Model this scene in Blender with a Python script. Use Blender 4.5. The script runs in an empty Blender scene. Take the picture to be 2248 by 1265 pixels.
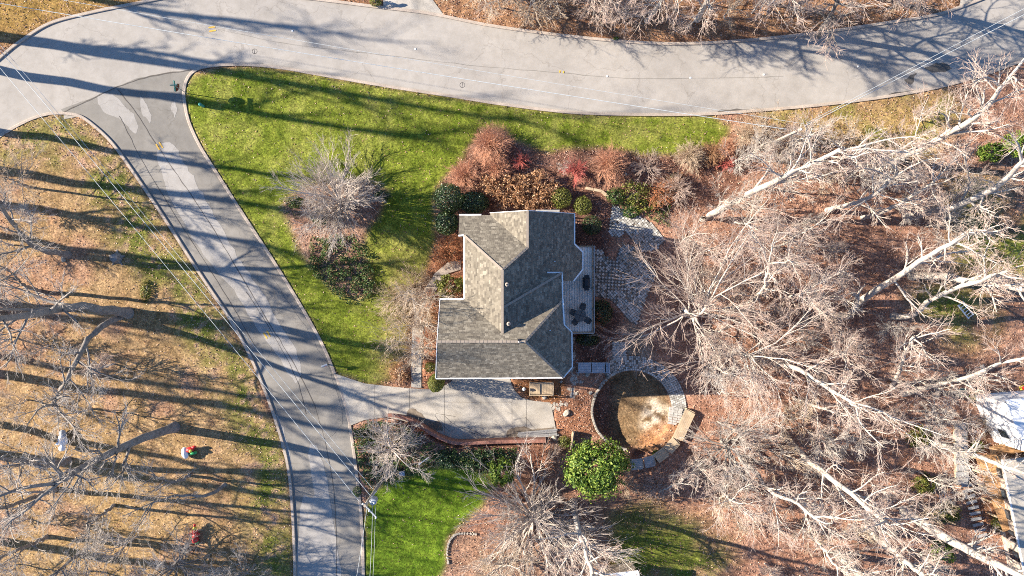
import bpy, bmesh, math, random
import numpy as np
from mathutils.geometry import tessellate_polygon
from mathutils import Vector

# ---------------------------------------------------------------- camera, sky, sun, exposure
SC = bpy.context.scene
COL = SC.collection
CAM_H, PPM = 73.0, 24.0                 # camera height (m), photograph pixels per metre on the ground
SUN_ELEV, SUN_DIR = math.radians(25.0), Vector((-0.988, 0.155, 0.0)).normalized()

cam_d = bpy.data.cameras.new('camera'); cam = bpy.data.objects.new('camera', cam_d); COL.objects.link(cam)
cam.location = (0, 0, CAM_H); cam.rotation_euler = (0, 0, 0)
cam_d.sensor_width = 36.0; cam_d.lens = 36.0 * CAM_H / (2248 / PPM)
cam_d.clip_start = 0.5; cam_d.clip_end = 3000
SC.camera = cam

world = bpy.data.worlds.new('World'); SC.world = world; world.use_nodes = True
wn = world.node_tree; wn.nodes.clear()
sky = wn.nodes.new('ShaderNodeTexSky'); sky.sky_type = 'NISHITA'; sky.sun_disc = False
sky.sun_elevation = SUN_ELEV; sky.sun_rotation = math.atan2(SUN_DIR.x, SUN_DIR.y)
sky.air_density = 1.0; sky.dust_density = 0.0; sky.ozone_density = 3.0
bg = wn.nodes.new('ShaderNodeBackground'); bg.inputs['Strength'].default_value = 0.07
wo = wn.nodes.new('ShaderNodeOutputWorld')
tint = wn.nodes.new('ShaderNodeMix'); tint.data_type = 'RGBA'; tint.blend_type = 'MULTIPLY'; tint.inputs[0].default_value = 1.0
tint.inputs[7].default_value = (0.86, 0.98, 1.14, 1)      # deeper winter blue
wn.links.new(sky.outputs[0], tint.inputs[6]); wn.links.new(tint.outputs[2], bg.inputs[0]); wn.links.new(bg.outputs[0], wo.inputs[0])

sun_d = bpy.data.lights.new('sun', 'SUN'); sun_d.energy = 5.0; sun_d.angle = math.radians(0.55)
sun_d.color = (1.0, 0.90, 0.75)
sun = bpy.data.objects.new('sun', sun_d); COL.objects.link(sun)
to_sun = Vector((SUN_DIR.x * math.cos(SUN_ELEV), SUN_DIR.y * math.cos(SUN_ELEV), math.sin(SUN_ELEV)))
sun.rotation_euler = to_sun.to_track_quat('Z', 'Y').to_euler(); sun.location = (-60, 10, 60)

SC.view_settings.view_transform = 'Standard'; SC.view_settings.look = 'None'
SC.view_settings.exposure = 1.75; SC.view_settings.gamma = 1.0
SC.view_settings.use_curve_mapping = False
SC.render.engine = 'CYCLES'
SC.cycles.filter_width = 1.0; SC.cycles.use_denoising = False
SC.cycles.max_bounces = 5; SC.cycles.diffuse_bounces = 3

rnd = random.Random(7)
R = np.random.default_rng(11)

def P(px, py, z=0.0):
    """real position of a photograph pixel that lies at height z"""
    s = (CAM_H - z) / CAM_H / PPM
    return ((px - 1124) * s, (632.5 - py) * s, z)

# ---------------------------------------------------------------- object helpers
def link(name, data, parent=None):
    o = bpy.data.objects.new(name, data); COL.objects.link(o)
    if parent is not None: o.parent = parent
    return o
def tag(o, label=None, cat=None, group=None, kind=None):
    if label: o['label'] = label
    if cat: o['category'] = cat
    if group: o['group'] = group
    if kind: o['kind'] = kind
    return o
def thing(name, label, cat, loc=(0, 0, 0), rz=0.0, group=None):
    o = bpy.data.objects.new(name, None); COL.objects.link(o)
    o.empty_display_size = 0.3; o.location = loc; o.rotation_euler = (0, 0, rz)
    return tag(o, label, cat, group)
def copy_tree(o, parent=None):
    c = o.copy(); COL.objects.link(c)
    if parent is not None: c.parent = parent
    for ch in list(o.children): copy_tree(ch, c)
    return c

def mesh_np(name, V, F, mats, midx=None, smooth=False, col=None):
    """mesh from numpy arrays; F is (n,3) or (n,4), or a list of such arrays"""
    Fs = F if isinstance(F, list) else [F]
    Fs = [f for f in Fs if len(f)]
    me = bpy.data.meshes.new(name)
    V = np.asarray(V, dtype=np.float32)
    me.vertices.add(len(V)); me.vertices.foreach_set('co', V.ravel())
    tot = np.concatenate([np.full(len(f), f.shape[1]) for f in Fs])
    li = np.concatenate([f.ravel() for f in Fs]).astype(np.int32)
    st = np.concatenate([[0], np.cumsum(tot)[:-1]]).astype(np.int32)
    me.loops.add(len(li)); me.loops.foreach_set('vertex_index', li)
    me.polygons.add(len(tot)); me.polygons.foreach_set('loop_start', st)
    me.polygons.foreach_set('loop_total', tot.astype(np.int32))
    for m in (mats if isinstance(mats, (list, tuple)) else [mats]): me.materials.append(m)
    if midx is not None: me.polygons.foreach_set('material_index', np.asarray(midx, dtype=np.int32))
    if smooth: me.polygons.foreach_set('use_smooth', np.ones(len(tot), dtype=bool))
    if col is not None:
        a = me.color_attributes.new('Col', 'FLOAT_COLOR', 'POINT')
        a.data.foreach_set('color', np.asarray(col, dtype=np.float32).ravel())
    me.update(calc_edges=True)
    return me

class MB:
    """collects simple solids into one mesh"""
    def __init__(s): s.v = []; s.f = []
    def add(s, vs, fs):
        b = len(s.v); s.v += [tuple(v) for v in vs]; s.f += [tuple(b + i for i in f) for f in fs]; return s
    def box(s, c, d, rz=0.0, top=1.0):
        cx, cy, cz = c; hx, hy, hz = d[0] / 2, d[1] / 2, d[2] / 2; ca, sa = math.cos(rz), math.sin(rz)
        vs = []
        for z, k in ((-hz, 1.0), (hz, top)):
            for x, y in ((-hx, -hy), (hx, -hy), (hx, hy), (-hx, hy)):
                vs.append((cx + (x * ca - y * sa) * k, cy + (x * sa + y * ca) * k, cz + z))
        return s.add(vs, [(3, 2, 1, 0), (4, 5, 6, 7), (0, 1, 5, 4), (1, 2, 6, 5), (2, 3, 7, 6), (3, 0, 4, 7)])
    def bar(s, a, b, w, h=None, up=(0, 0, 1)):
        a, b = Vector(a), Vector(b); h = h or w; t = (b - a).normalized(); u = Vector(up)
        if abs(t.dot(u)) > 0.95: u = Vector((1, 0, 0))
        sx = t.cross(u).normalized(); sy = sx.cross(t)
        vs = [p + sx * i * w / 2 + sy * j * h / 2 for p in (a, b) for i, j in ((-1, -1), (1, -1), (1, 1), (-1, 1))]
        return s.add(vs, [(3, 2, 1, 0), (4, 5, 6, 7), (0, 1, 5, 4), (1, 2, 6, 5), (2, 3, 7, 6), (3, 0, 4, 7)])
    def cyl(s, a, b, r0, r1=None, n=10, cap=True):
        a, b = Vector(a), Vector(b); r1 = r0 if r1 is None else r1; t = (b - a).normalized()
        u = Vector((0, 0, 1)) if abs(t.z) < 0.9 else Vector((1, 0, 0)); sx = t.cross(u).normalized(); sy = t.cross(sx)
        vs = [p + (sx * math.cos(2 * math.pi * i / n) + sy * math.sin(2 * math.pi * i / n)) * r
              for p, r in ((a, r0), (b, r1)) for i in range(n)]
        fs = [(i, (i + 1) % n, n + (i + 1) % n, n + i) for i in range(n)]
        if cap: fs += [tuple(range(n))[::-1], tuple(range(n, 2 * n))]
        return s.add(vs, fs)
    def lathe(s, c, prof, n=14):
        """prof: list of (radius, z)"""
        vs = [(c[0] + r * math.cos(2 * math.pi * i / n), c[1] + r * math.sin(2 * math.pi * i / n), c[2] + z) for r, z in prof for i in range(n)]
        fs = [(k * n + i, k * n + (i + 1) % n, (k + 1) * n + (i + 1) % n, (k + 1) * n + i) for k in range(len(prof) - 1) for i in range(n)]
        fs.append(tuple(range((len(prof) - 1) * n, len(prof) * n))); fs.append(tuple(range(n))[::-1])
        return s.add(vs, fs)
    def prism(s, poly, z0, z1):
        """poly: xy points; top follows z1 (number)"""
        n = len(poly)
        a2 = sum(poly[i][0] * poly[(i + 1) % n][1] - poly[(i + 1) % n][0] * poly[i][1] for i in range(n))
        if a2 < 0: poly = poly[::-1]
        vs = [(x, y, z0) for x, y in poly] + [(x, y, z1) for x, y in poly]
        fs = [(i, (i + 1) % n, n + (i + 1) % n, n + i) for i in range(n)]
        tri = tessellate_polygon([[Vector((x, y, 0)) for x, y in poly]])
        for t in tri:
            i, j, k = t
            ax, ay = poly[i]; bx, by = poly[j]; cx, cy = poly[k]
            if (bx - ax) * (cy - ay) - (by - ay) * (cx - ax) < 0: j, k = k, j
            fs.append((n + i, n + j, n + k)); fs.append((k, j, i))
        return s.add(vs, fs)
    def mesh(s, name, m, smooth=False):
        me = bpy.data.meshes.new(name); me.from_pydata(s.v, [], s.f); me.materials.append(m)
        if smooth:
            for p in me.polygons: p.use_smooth = True
        me.update(); return me
    def build(s, name, m, parent=None, smooth=False, bevel=0.0):
        o = link(name, s.mesh(name, m, smooth), parent)
        if bevel:
            md = o.modifiers.new('bevel', 'BEVEL'); md.width = bevel; md.segments = 2; md.limit_method = 'ANGLE'
        return o

def smooth_line(pts, n=8, closed=False):
    p = [np.array(q, dtype=float) for q in pts]; out = []; N = len(p)
    for i in range(N if closed else N - 1):
        if closed: a, b, c, d = p[(i - 1) % N], p[i], p[(i + 1) % N], p[(i + 2) % N]
        else: a, b, c, d = p[max(i - 1, 0)], p[i], p[i + 1], p[min(i + 2, N - 1)]
        for k in range(n):
            t = k / n
            out.append(0.5 * (2 * b + (c - a) * t + (2 * a - 5 * b + 4 * c - d) * t * t + (3 * b - a - 3 * c + d) * t ** 3))
    if not closed: out.append(p[-1])
    return [tuple(q) for q in out]

def sheet(name, px_poly, z, m, parent=None, kind=None):
    pts = [Vector(P(x, y, 0)) for x, y in px_poly]
    for p in pts: p.z = z
    tri = tessellate_polygon([pts]); fs = []
    for i, j, k in tri:
        if (pts[j] - pts[i]).cross(pts[k] - pts[i]).z < 0: j, k = k, j
        fs.append((i, j, k))
    me = bpy.data.meshes.new(name); me.from_pydata([tuple(p) for p in pts], [], fs); me.materials.append(m); me.update()
    o = link(name, me, parent)
    if kind: o['kind'] = kind
    return o

# ---------------------------------------------------------------- materials
MATS = {}
def new_mat(name):
    m = bpy.data.materials.new(name); m.use_nodes = True; nt = m.node_tree
    b = nt.nodes['Principled BSDF']; MATS[name] = m
    return m, nt, b
def nd(nt, t, **kw):
    n = nt.nodes.new(t)
    for k, v in kw.items():
        if k in n.inputs: n.inputs[k].default_value = v
        else: setattr(n, k, v)
    return n
def ramp(nt, src, stops):
    r = nt.nodes.new('ShaderNodeValToRGB'); e = r.color_ramp.elements
    while len(e) < len(stops): e.new(0.5)
    for q, (p, c) in zip(e, stops): q.position = p; q.color = (*c, 1)
    nt.links.new(src, r.inputs[0]); return r.outputs[0]
def coords(nt): return nt.nodes.new('ShaderNodeNewGeometry').outputs['Position']
def mulcol(nt, a, b, fac=1.0, mode='MULTIPLY'):
    n = nt.nodes.new('ShaderNodeMix'); n.data_type = 'RGBA'; n.blend_type = mode; n.inputs[0].default_value = fac
    nt.links.new(a, n.inputs[6]); nt.links.new(b, n.inputs[7]); return n.outputs[2]
def bump(nt, b, h, strength=0.4, dist=0.02):
    n = nd(nt, 'ShaderNodeBump', Strength=strength, Distance=dist); nt.links.new(h, n.inputs['Height']); nt.links.new(n.outputs[0], b.inputs['Normal'])

def mat_noise(name, c0, c1, scale=4.0, rough=0.85, detail=5.0, bmp=0.3, mid=0.5, spread=0.22, fine=None, metallic=0.0, spec=0.3):
    m, nt, b = new_mat(name); pos = coords(nt)
    n = nd(nt, 'ShaderNodeTexNoise', Scale=scale, Detail=detail, Roughness=0.6); nt.links.new(pos, n.inputs['Vector'])
    c = ramp(nt, n.outputs['Fac'], [(mid - spread, c0), (mid + spread, c1)])
    if fine:
        f = nd(nt, 'ShaderNodeTexNoise', Scale=fine, Detail=3.0); nt.links.new(pos, f.inputs['Vector'])
        c = mulcol(nt, c, ramp(nt, f.outputs['Fac'], [(0.3, (0.62, 0.62, 0.62)), (0.7, (1.3, 1.3, 1.3))]))
        bump(nt, b, f.outputs['Fac'], bmp)
    elif bmp: bump(nt, b, n.outputs['Fac'], bmp)
    nt.links.new(c, b.inputs['Base Color']); b.inputs['Roughness'].default_value = rough
    b.inputs['Metallic'].default_value = metallic; b.inputs['Specular IOR Level'].default_value = spec
    return m
def mat_island(name, stops, rough=0.7, trans=0.0, spec=0.3, noise=None):
    """colour varies from piece to piece (each leaf, paver, shingle)"""
    m, nt, b = new_mat(name)
    g = nt.nodes.new('ShaderNodeNewGeometry')
    c = ramp(nt, g.outputs['Random Per Island'], stops)
    if noise:
        f = nd(nt, 'ShaderNodeTexNoise', Scale=noise, Detail=4.0); nt.links.new(g.outputs['Position'], f.inputs['Vector'])
        c = mulcol(nt, c, ramp(nt, f.outputs['Fac'], [(0.3, (0.78, 0.78, 0.78)), (0.7, (1.15, 1.15, 1.15))]))
    nt.links.new(c, b.inputs['Base Color']); b.inputs['Roughness'].default_value = rough
    b.inputs['Specular IOR Level'].default_value = spec
    if trans:
        t = nt.nodes.new('ShaderNodeBsdfTranslucent'); nt.links.new(c, t.inputs[0])
        mx = nt.nodes.new('ShaderNodeMixShader'); mx.inputs[0].default_value = trans
        nt.links.new(b.outputs[0], mx.inputs[1]); nt.links.new(t.outputs[0], mx.inputs[2])
        nt.links.new(mx.outputs[0], nt.nodes['Material Output'].inputs['Surface'])
    return m
def mat_flat(name, c, rough=0.6, metallic=0.0, spec=0.4):
    return mat_noise(name, tuple(x * 0.86 for x in c), tuple(min(1, x * 1.1) for x in c), scale=6, rough=rough, bmp=0.05, metallic=metallic, spec=spec)

# roads
def mat_asphalt(name, base, dark, streak=0.0):
    m, nt, b = new_mat(name); pos = coords(nt)
    big = nd(nt, 'ShaderNodeTexNoise', Scale=0.16, Detail=6.0, Roughness=0.62); nt.links.new(pos, big.inputs['Vector'])
    c = ramp(nt, big.outputs['Fac'], [(0.3, dark), (0.62, base)])
    st = nd(nt, 'ShaderNodeTexNoise', Scale=1.1, Detail=7.0, Roughness=0.7); nt.links.new(pos, st.inputs['Vector'])
    c = mulcol(nt, c, ramp(nt, st.outputs['Fac'], [(0.28, (0.86, 0.85, 0.84)), (0.6, (1.04, 1.04, 1.05))]))
    gr = nd(nt, 'ShaderNodeTexNoise', Scale=38.0, Detail=2.0); nt.links.new(pos, gr.inputs['Vector'])
    c = mulcol(nt, c, ramp(nt, gr.outputs['Fac'], [(0.3, (0.85, 0.85, 0.85)), (0.7, (1.12, 1.12, 1.12))]))
    # hairline cracks
    w = nd(nt, 'ShaderNodeTexNoise', Scale=0.7, Detail=4.0); nt.links.new(pos, w.inputs['Vector'])
    va = nt.nodes.new('ShaderNodeVectorMath'); va.operation = 'MULTIPLY_ADD'; nt.links.new(w.outputs['Color'], va.inputs[0])
    va.inputs[1].default_value = (2.4, 2.4, 2.4); nt.links.new(pos, va.inputs[2])
    vo = nd(nt, 'ShaderNodeTexVoronoi', Scale=0.13); vo.feature = 'DISTANCE_TO_EDGE'; nt.links.new(va.outputs[0], vo.inputs['Vector'])
    c = mulcol(nt, c, ramp(nt, vo.outputs['Distance'], [(0.0, (0.62, 0.6, 0.58)), (0.006, (1, 1, 1))]), 0.55)
    nt.links.new(c, b.inputs['Base Color']); b.inputs['Roughness'].default_value = 0.9; b.inputs['Specular IOR Level'].default_value = 0.2
    bump(nt, b, gr.outputs['Fac'], 0.25, 0.01)
    return m
mat_asphalt('asphalt', (0.335, 0.308, 0.276), (0.272, 0.25, 0.226))
mat_asphalt('asphalt_old', (0.235, 0.217, 0.192), (0.15, 0.14, 0.127))
mat_asphalt('asphalt_pale', (0.32, 0.30, 0.278), (0.255, 0.24, 0.224))
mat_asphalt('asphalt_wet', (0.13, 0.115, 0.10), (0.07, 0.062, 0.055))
def mat_concrete(name, base, dark):
    m = mat_noise(name, dark, base, scale=0.55, rough=0.9, detail=8, fine=26.0, bmp=0.15, mid=0.47, spread=0.2)
    return m
mat_concrete('concrete', (0.42, 0.385, 0.34), (0.29, 0.26, 0.22))
mat_concrete('kerb_concrete', (0.42, 0.35, 0.29), (0.28, 0.23, 0.19))
mat_noise('stain', (0.13, 0.10, 0.075), (0.24, 0.195, 0.15), scale=1.4, fine=20)
mat_flat('yellow_paint', (0.62, 0.36, 0.04)); mat_flat('white_paint', (0.72, 0.72, 0.70))
# ground
def mat_ground():
    m, nt, b = new_mat('soil'); pos = coords(nt)
    a = nt.nodes.new('ShaderNodeVertexColor'); a.layer_name = 'Col'
    f1 = nd(nt, 'ShaderNodeTexNoise', Scale=6.0, Detail=6.0, Roughness=0.7); nt.links.new(pos, f1.inputs['Vector'])
    c = mulcol(nt, a.outputs['Color'], ramp(nt, f1.outputs['Fac'], [(0.3, (0.6, 0.6, 0.6)), (0.7, (1.35, 1.35, 1.35))]))
    f2 = nd(nt, 'ShaderNodeTexVoronoi', Scale=9.0); nt.links.new(pos, f2.inputs['Vector'])
    sep = nt.nodes.new('ShaderNodeSeparateColor'); nt.links.new(f2.outputs['Color'], sep.inputs[0])
    c = mulcol(nt, c, ramp(nt, sep.outputs[0], [(0.0, (0.68, 0.62, 0.62)), (0.7, (1.0, 1.0, 1.0)), (1.0, (1.4, 1.3, 1.25))]))
    nt.links.new(c, b.inputs['Base Color']); b.inputs['Roughness'].default_value = 0.95; b.inputs['Specular IOR Level'].default_value = 0.1
    bump(nt, b, sep.outputs[1], 0.6, 0.05)
    return m
mat_ground()
# foliage
mat_island('leaf_litter', [(0.0, (0.15, 0.07, 0.05)), (0.35, (0.30, 0.16, 0.105)), (0.7, (0.44, 0.27, 0.19)), (1.0, (0.60, 0.43, 0.33))], 0.8)
mat_island('leaf_brown', [(0.0, (0.22, 0.09, 0.04)), (0.5, (0.43, 0.235, 0.115)), (1.0, (0.66, 0.46, 0.30))], 0.8, trans=0.2)
mat_island('leaf_rust', [(0.0, (0.16, 0.045, 0.02)), (0.5, (0.40, 0.13, 0.05)), (1.0, (0.56, 0.26, 0.13))], 0.7, trans=0.25)
mat_island('blade', [(0.0, (0.05, 0.08, 0.010)), (0.5, (0.125, 0.17, 0.018)), (0.85, (0.21, 0.235, 0.04)), (1.0, (0.34, 0.29, 0.11))], 0.75, trans=0.35)
mat_island('blade_dry', [(0.0, (0.10, 0.075, 0.02)), (0.5, (0.25, 0.17, 0.055)), (1.0, (0.40, 0.29, 0.12))], 0.8, trans=0.3)
mat_island('leaf_holly', [(0.0, (0.012, 0.035, 0.012)), (0.6, (0.03, 0.065, 0.02)), (0.9, (0.08, 0.11, 0.03)), (1.0, (0.16, 0.18, 0.06))], 0.35, trans=0.1, spec=0.5)
mat_island('leaf_bright', [(0.0, (0.03, 0.07, 0.012)), (0.5, (0.115, 0.19, 0.022)), (1.0, (0.30, 0.36, 0.07))], 0.55, trans=0.25)
mat_island('leaf_olive', [(0.0, (0.05, 0.065, 0.012)), (0.5, (0.14, 0.155, 0.025)), (1.0, (0.27, 0.26, 0.07))], 0.5, trans=0.2)
mat_island('leaf_ivy', [(0.0, (0.02, 0.05, 0.012)), (0.5, (0.055, 0.105, 0.022)), (0.9, (0.11, 0.16, 0.04)), (1.0, (0.24, 0.19, 0.08))], 0.5, trans=0.15)
def mat_bark(name, c0, c1): return mat_noise(name, c0, c1, scale=2.4, rough=0.9, detail=6, fine=22.0, bmp=0.5, spec=0.15)
mat_bark('bark_pale', (0.33, 0.28, 0.235), (0.52, 0.465, 0.41))
mat_bark('bark_grey', (0.15, 0.13, 0.115), (0.30, 0.27, 0.245))
mat_bark('twig_pink', (0.38, 0.27, 0.22), (0.56, 0.44, 0.375))
mat_bark('twig_grey', (0.36, 0.31, 0.27), (0.55, 0.49, 0.44))
mat_bark('twig_silver', (0.44, 0.36, 0.30), (0.62, 0.54, 0.47))
mat_bark('twig_tan', (0.38, 0.28, 0.19), (0.56, 0.44, 0.33))
mat_bark('stem_salmon', (0.45, 0.20, 0.115), (0.64, 0.37, 0.25))
mat_bark('stem_red', (0.38, 0.07, 0.06), (0.56, 0.20, 0.165))
mat_bark('stem_brown', (0.28, 0.145, 0.075), (0.44, 0.26, 0.15))
# built things
def mat_shingle():
    m = mat_island('shingle', [(0.0, (0.115, 0.098, 0.078)), (0.4, (0.165, 0.142, 0.110)), (0.8, (0.195, 0.169, 0.131)), (1.0, (0.26, 0.227, 0.178))], 0.9, noise=2.2, spec=0.15)
    return m
mat_shingle()
mat_flat('roof_felt', (0.10, 0.09, 0.08)); mat_flat('ridge_cap', (0.25, 0.205, 0.165), 0.9)
mat_flat('white_trim', (0.74, 0.73, 0.72)); mat_flat('siding', (0.42, 0.34, 0.27))
mat_noise('brick_red', (0.20, 0.085, 0.06), (0.33, 0.16, 0.115), scale=7, fine=30)
mat_noise('brick_cap', (0.22, 0.095, 0.07), (0.34, 0.17, 0.125), scale=5, fine=30)
mat_island('deck_wood', [(0.0, (0.74, 0.70, 0.62)), (1.0, (0.80, 0.76, 0.68))], 0.8, noise=1.5)
mat_island('timber', [(0.0, (0.30, 0.22, 0.14)), (0.5, (0.40, 0.30, 0.20)), (1.0, (0.50, 0.40, 0.28))], 0.85, noise=2.0)
mat_island('timber_grey', [(0.0, (0.22, 0.215, 0.21)), (1.0, (0.36, 0.35, 0.34))], 0.85, noise=2.0)
mat_island('timber_orange', [(0.0, (0.42, 0.22, 0.09)), (1.0, (0.56, 0.32, 0.15))], 0.8, noise=1.5)
mat_island('paint_blue_grey', [(0.0, (0.30, 0.33, 0.37)), (1.0, (0.36, 0.39, 0.43))], 0.6, noise=2.0)
mat_island('paver', [(0.0, (0.22, 0.205, 0.18)), (0.5, (0.37, 0.35, 0.32)), (1.0, (0.52, 0.50, 0.46))], 0.85, noise=3.0)
mat_island('stone', [(0.0, (0.25, 0.22, 0.18)), (0.5, (0.36, 0.32, 0.27)), (1.0, (0.48, 0.43, 0.36))], 0.9, noise=3.0)
mat_noise('rock', (0.24, 0.21, 0.17), (0.44, 0.40, 0.34), scale=3, fine=18, bmp=0.6)
mat_flat('dark_metal', (0.03, 0.03, 0.035), 0.4, 0.3); mat_flat('grey_metal', (0.38, 0.40, 0.43), 0.45, 0.4)
mat_flat('mesh_grey', (0.11, 0.11, 0.105), 0.7); mat_flat('teal', (0.05, 0.26, 0.22), 0.5); mat_flat('maroon', (0.16, 0.02, 0.03), 0.5)
mat_flat('black_cover', (0.018, 0.02, 0.024), 0.5); mat_flat('white_fabric', (0.72, 0.73, 0.76), 0.8)
mat_flat('vinyl_red', (0.55, 0.03, 0.03), 0.4); mat_flat('vinyl_green', (0.03, 0.30, 0.10), 0.4); mat_flat('vinyl_yellow', (0.65, 0.50, 0.06), 0.4)
mat_flat('vinyl_blue', (0.05, 0.16, 0.50), 0.4); mat_flat('terracotta', (0.38, 0.13, 0.06), 0.7)
mat_flat('cable', (0.44, 0.47, 0.48), 0.5); mat_bark('pole_wood', (0.26, 0.22, 0.18), (0.42, 0.37, 0.31))
m, nt, b = new_mat('glass'); b.inputs['Base Color'].default_value = (0.03, 0.04, 0.05, 1); b.inputs['Roughness'].default_value = 0.08
M = MATS

# ---------------------------------------------------------------- ground zones (photograph pixels on the ground plane)
def vnoise(x, y, seed=0):
    xi = np.floor(x).astype(np.int64); yi = np.floor(y).astype(np.int64); xf = x - xi; yf = y - yi
    def h(a, b):
        n = (a * 374761393 + b * 668265263 + seed * 1442695041) & 0x7fffffff
        n = ((n ^ (n >> 13)) * 1274126177) & 0x7fffffff
        return ((n ^ (n >> 16)) & 0xffff) / 65535.0
    u = xf * xf * (3 - 2 * xf); v = yf * yf * (3 - 2 * yf)
    return (h(xi, yi) * (1 - u) + h(xi + 1, yi) * u) * (1 - v) + (h(xi, yi + 1) * (1 - u) + h(xi + 1, yi + 1) * u) * v
def fbm(x, y, seed=0, octv=4):
    s = 0; a = 0.5
    for k in range(octv): s = s + a * vnoise(x * 2 ** k, y * 2 ** k, seed + k * 17); a *= 0.5
    return s / 0.9375
def inside(poly, X, Y):
    r = np.zeros(X.shape, dtype=bool); n = len(poly)
    for i in range(n):
        x0, y0 = poly[i]; x1, y1 = poly[(i + 1) % n]
        if y0 == y1: continue
        r ^= ((y0 > Y) != (y1 > Y)) & (X < (x1 - x0) * (Y - y0) / (y1 - y0) + x0)
    return r
def blur(a, n):
    for ax in (0, 1):
        for _ in range(2):
            c = np.cumsum(np.pad(a, [(n + 1, n) if k == ax else (0, 0) for k in (0, 1)], mode='edge'), axis=ax)
            sl = lambda s, e: tuple(slice(s, e) if k == ax else slice(None) for k in (0, 1))
            a = (c[sl(2 * n + 1, None)] - c[sl(0, -(2 * n + 1))]) / (2 * n + 1)
    return a

N_EDGE = smooth_line([(-700, 640), (-300, 400), (-120, 235), (0, 128), (45, 92), (110, 52), (200, 28), (290, 10), (360, -4), (450, -18), (560, -14), (700, 0), (820, 15), (940, 30), (1050, 52), (1130, 65),
                      (1250, 80), (1350, 90), (1450, 96), (1550, 95), (1650, 88), (1750, 78), (1850, 65), (1950, 50), (2050, 34), (2110, 15), (2180, -12), (2300, -60), (2500, -140), (3000, -340)], 6)
S_EDGE_L = smooth_line([(-700, 790), (-300, 530), (-100, 372), (0, 300), (60, 266), (105, 251), (140, 249)], 6)
S_EDGE_R = smooth_line([(404, 205), (408, 182), (420, 162), (444, 149), (490, 143), (550, 143), (620, 150), (700, 164), (850, 190), (1000, 213), (1100, 229), (1250, 247), (1400, 252), (1550, 251), (1650, 244),
                        (1800, 231), (1950, 212), (2080, 187), (2200, 150), (2300, 110), (2500, 30), (3000, -170)], 6)
W_EDGE = smooth_line([(140, 249), (175, 255), (205, 275), (240, 307), (270, 345), (330, 432), (380, 508), (440, 602), (500, 692), (545, 772), (580, 852), (608, 930), (630, 1010), (641, 1100), (648, 1265), (655, 1700)], 6)
E_EDGE = smooth_line([(404, 205), (407, 232), (416, 270), (440, 322), (480, 386), (540, 480), (600, 572), (660, 670), (706, 752), (735, 820), (755, 880), (768, 935), (778, 1000), (788, 1080), (795, 1160), (798, 1265), (806, 1700)], 6)
MAIN_ROAD = N_EDGE + S_EDGE_R[::-1][:-4] + [(400, 212), (140, 262)] + S_EDGE_L[::-1]
i0 = min(range(len(S_EDGE_R)), key=lambda i: abs(S_EDGE_R[i][0] - 430) + abs(S_EDGE_R[i][1] - 154))
SIDE_STREET = [(140, 249), (134, 240), (200, 216), (258, 190), (300, 172), (350, 164), (400, 156)] + [(430, 153)] + S_EDGE_R[:i0][::-1] + E_EDGE[1:] + W_EDGE[::-1]
DRIVE = [(735, 820), (770, 832), (800, 842), (860, 849), (905, 853), (960, 856), (990, 838), (1000, 826), (1118, 826), (1122, 840), (1130, 858), (1145, 873), (1170, 880), (1208, 884), (1213, 905), (1220, 940), (1215, 950),
         (1140, 958), (1060, 966), (1005, 972), (960, 958), (930, 940), (900, 928), (850, 916), (800, 922), (768, 935), (755, 880)]
WALK = [(903, 850), (903, 780), (905, 720), (912, 690), (930, 640), (955, 600), (985, 575), (1012, 572), (1012, 592), (985, 600), (965, 625), (945, 660), (934, 700), (927, 740), (925, 800), (925, 852)]
N_DRIVE = [(842, 16), (838, -60), (930, -60), (950, 0), (975, 34)]
NE_DRIVE = [(2105, 18), (2120, -60), (2230, -60), (2180, -12)]
PATIO_UP = [(1345, 450), (1362, 458), (1392, 470), (1412, 478), (1432, 492), (1450, 510), (1460, 530), (1440, 548), (1412, 553), (1392, 530), (1372, 508), (1358, 524), (1336, 515), (1340, 490)]
PATIO_LOW = [(1300, 548), (1322, 548), (1328, 562), (1352, 575), (1360, 545), (1378, 535), (1398, 545), (1415, 570), (1440, 600), (1425, 640), (1410, 680), (1398, 712), (1380, 705), (1355, 670), (1335, 655), (1303, 650)]
PATIO_S = [(1345, 748), (1372, 752), (1374, 792), (1342, 792)]
CIRC = (1388, 900); CR = 86
RING = [(CIRC[0] + r * math.cos(a), CIRC[1] - r * math.sin(a)) for r, rng in ((CR, np.linspace(2.25, -0.1, 24)), (CR + 33, np.linspace(-0.1, 2.2, 24))) for a in rng]
LAWN = [(420, 165), (550, 145), (700, 166), (1000, 215), (1250, 249), (1560, 254), (1600, 280), (1585, 320), (1545, 325), (1480, 342), (1420, 345), (1360, 330), (1300, 328), (1200, 335), (1130, 310), (1090, 280), (1055, 285), (1035, 320), (1022, 350), (990, 375), (968, 405), (955, 430),
        (956, 520), (955, 560), (935, 590), (905, 640), (895, 720), (890, 780), (868, 835), (800, 842), (735, 820), (706, 752), (600, 572), (480, 386), (416, 270), (404, 205)]
ISLAND = [(622, 455), (640, 425), (700, 400), (800, 395), (850, 420), (845, 460), (810, 500), (795, 540), (815, 600), (822, 640), (790, 660), (740, 645), (690, 590), (655, 550), (640, 510)]
BED_N = [(1055, 285), (1100, 285), (1130, 310), (1200, 335), (1300, 328), (1420, 345), (1480, 342), (1545, 325), (1640, 330), (1620, 420), (1480, 480), (1345, 450), (1300, 415), (1260, 470), (1160, 462), (1010, 470), (955, 440), (968, 405), (1022, 350)]
LAWN_S = [(800, 1265), (798, 1160), (815, 1080), (850, 1055), (900, 1040), (960, 1020), (1000, 1018), (1075, 1040), (1085, 1060), (1060, 1110), (1000, 1165), (982, 1195), (985, 1230), (960, 1290), (950, 1500), (800, 1500)]
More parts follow.
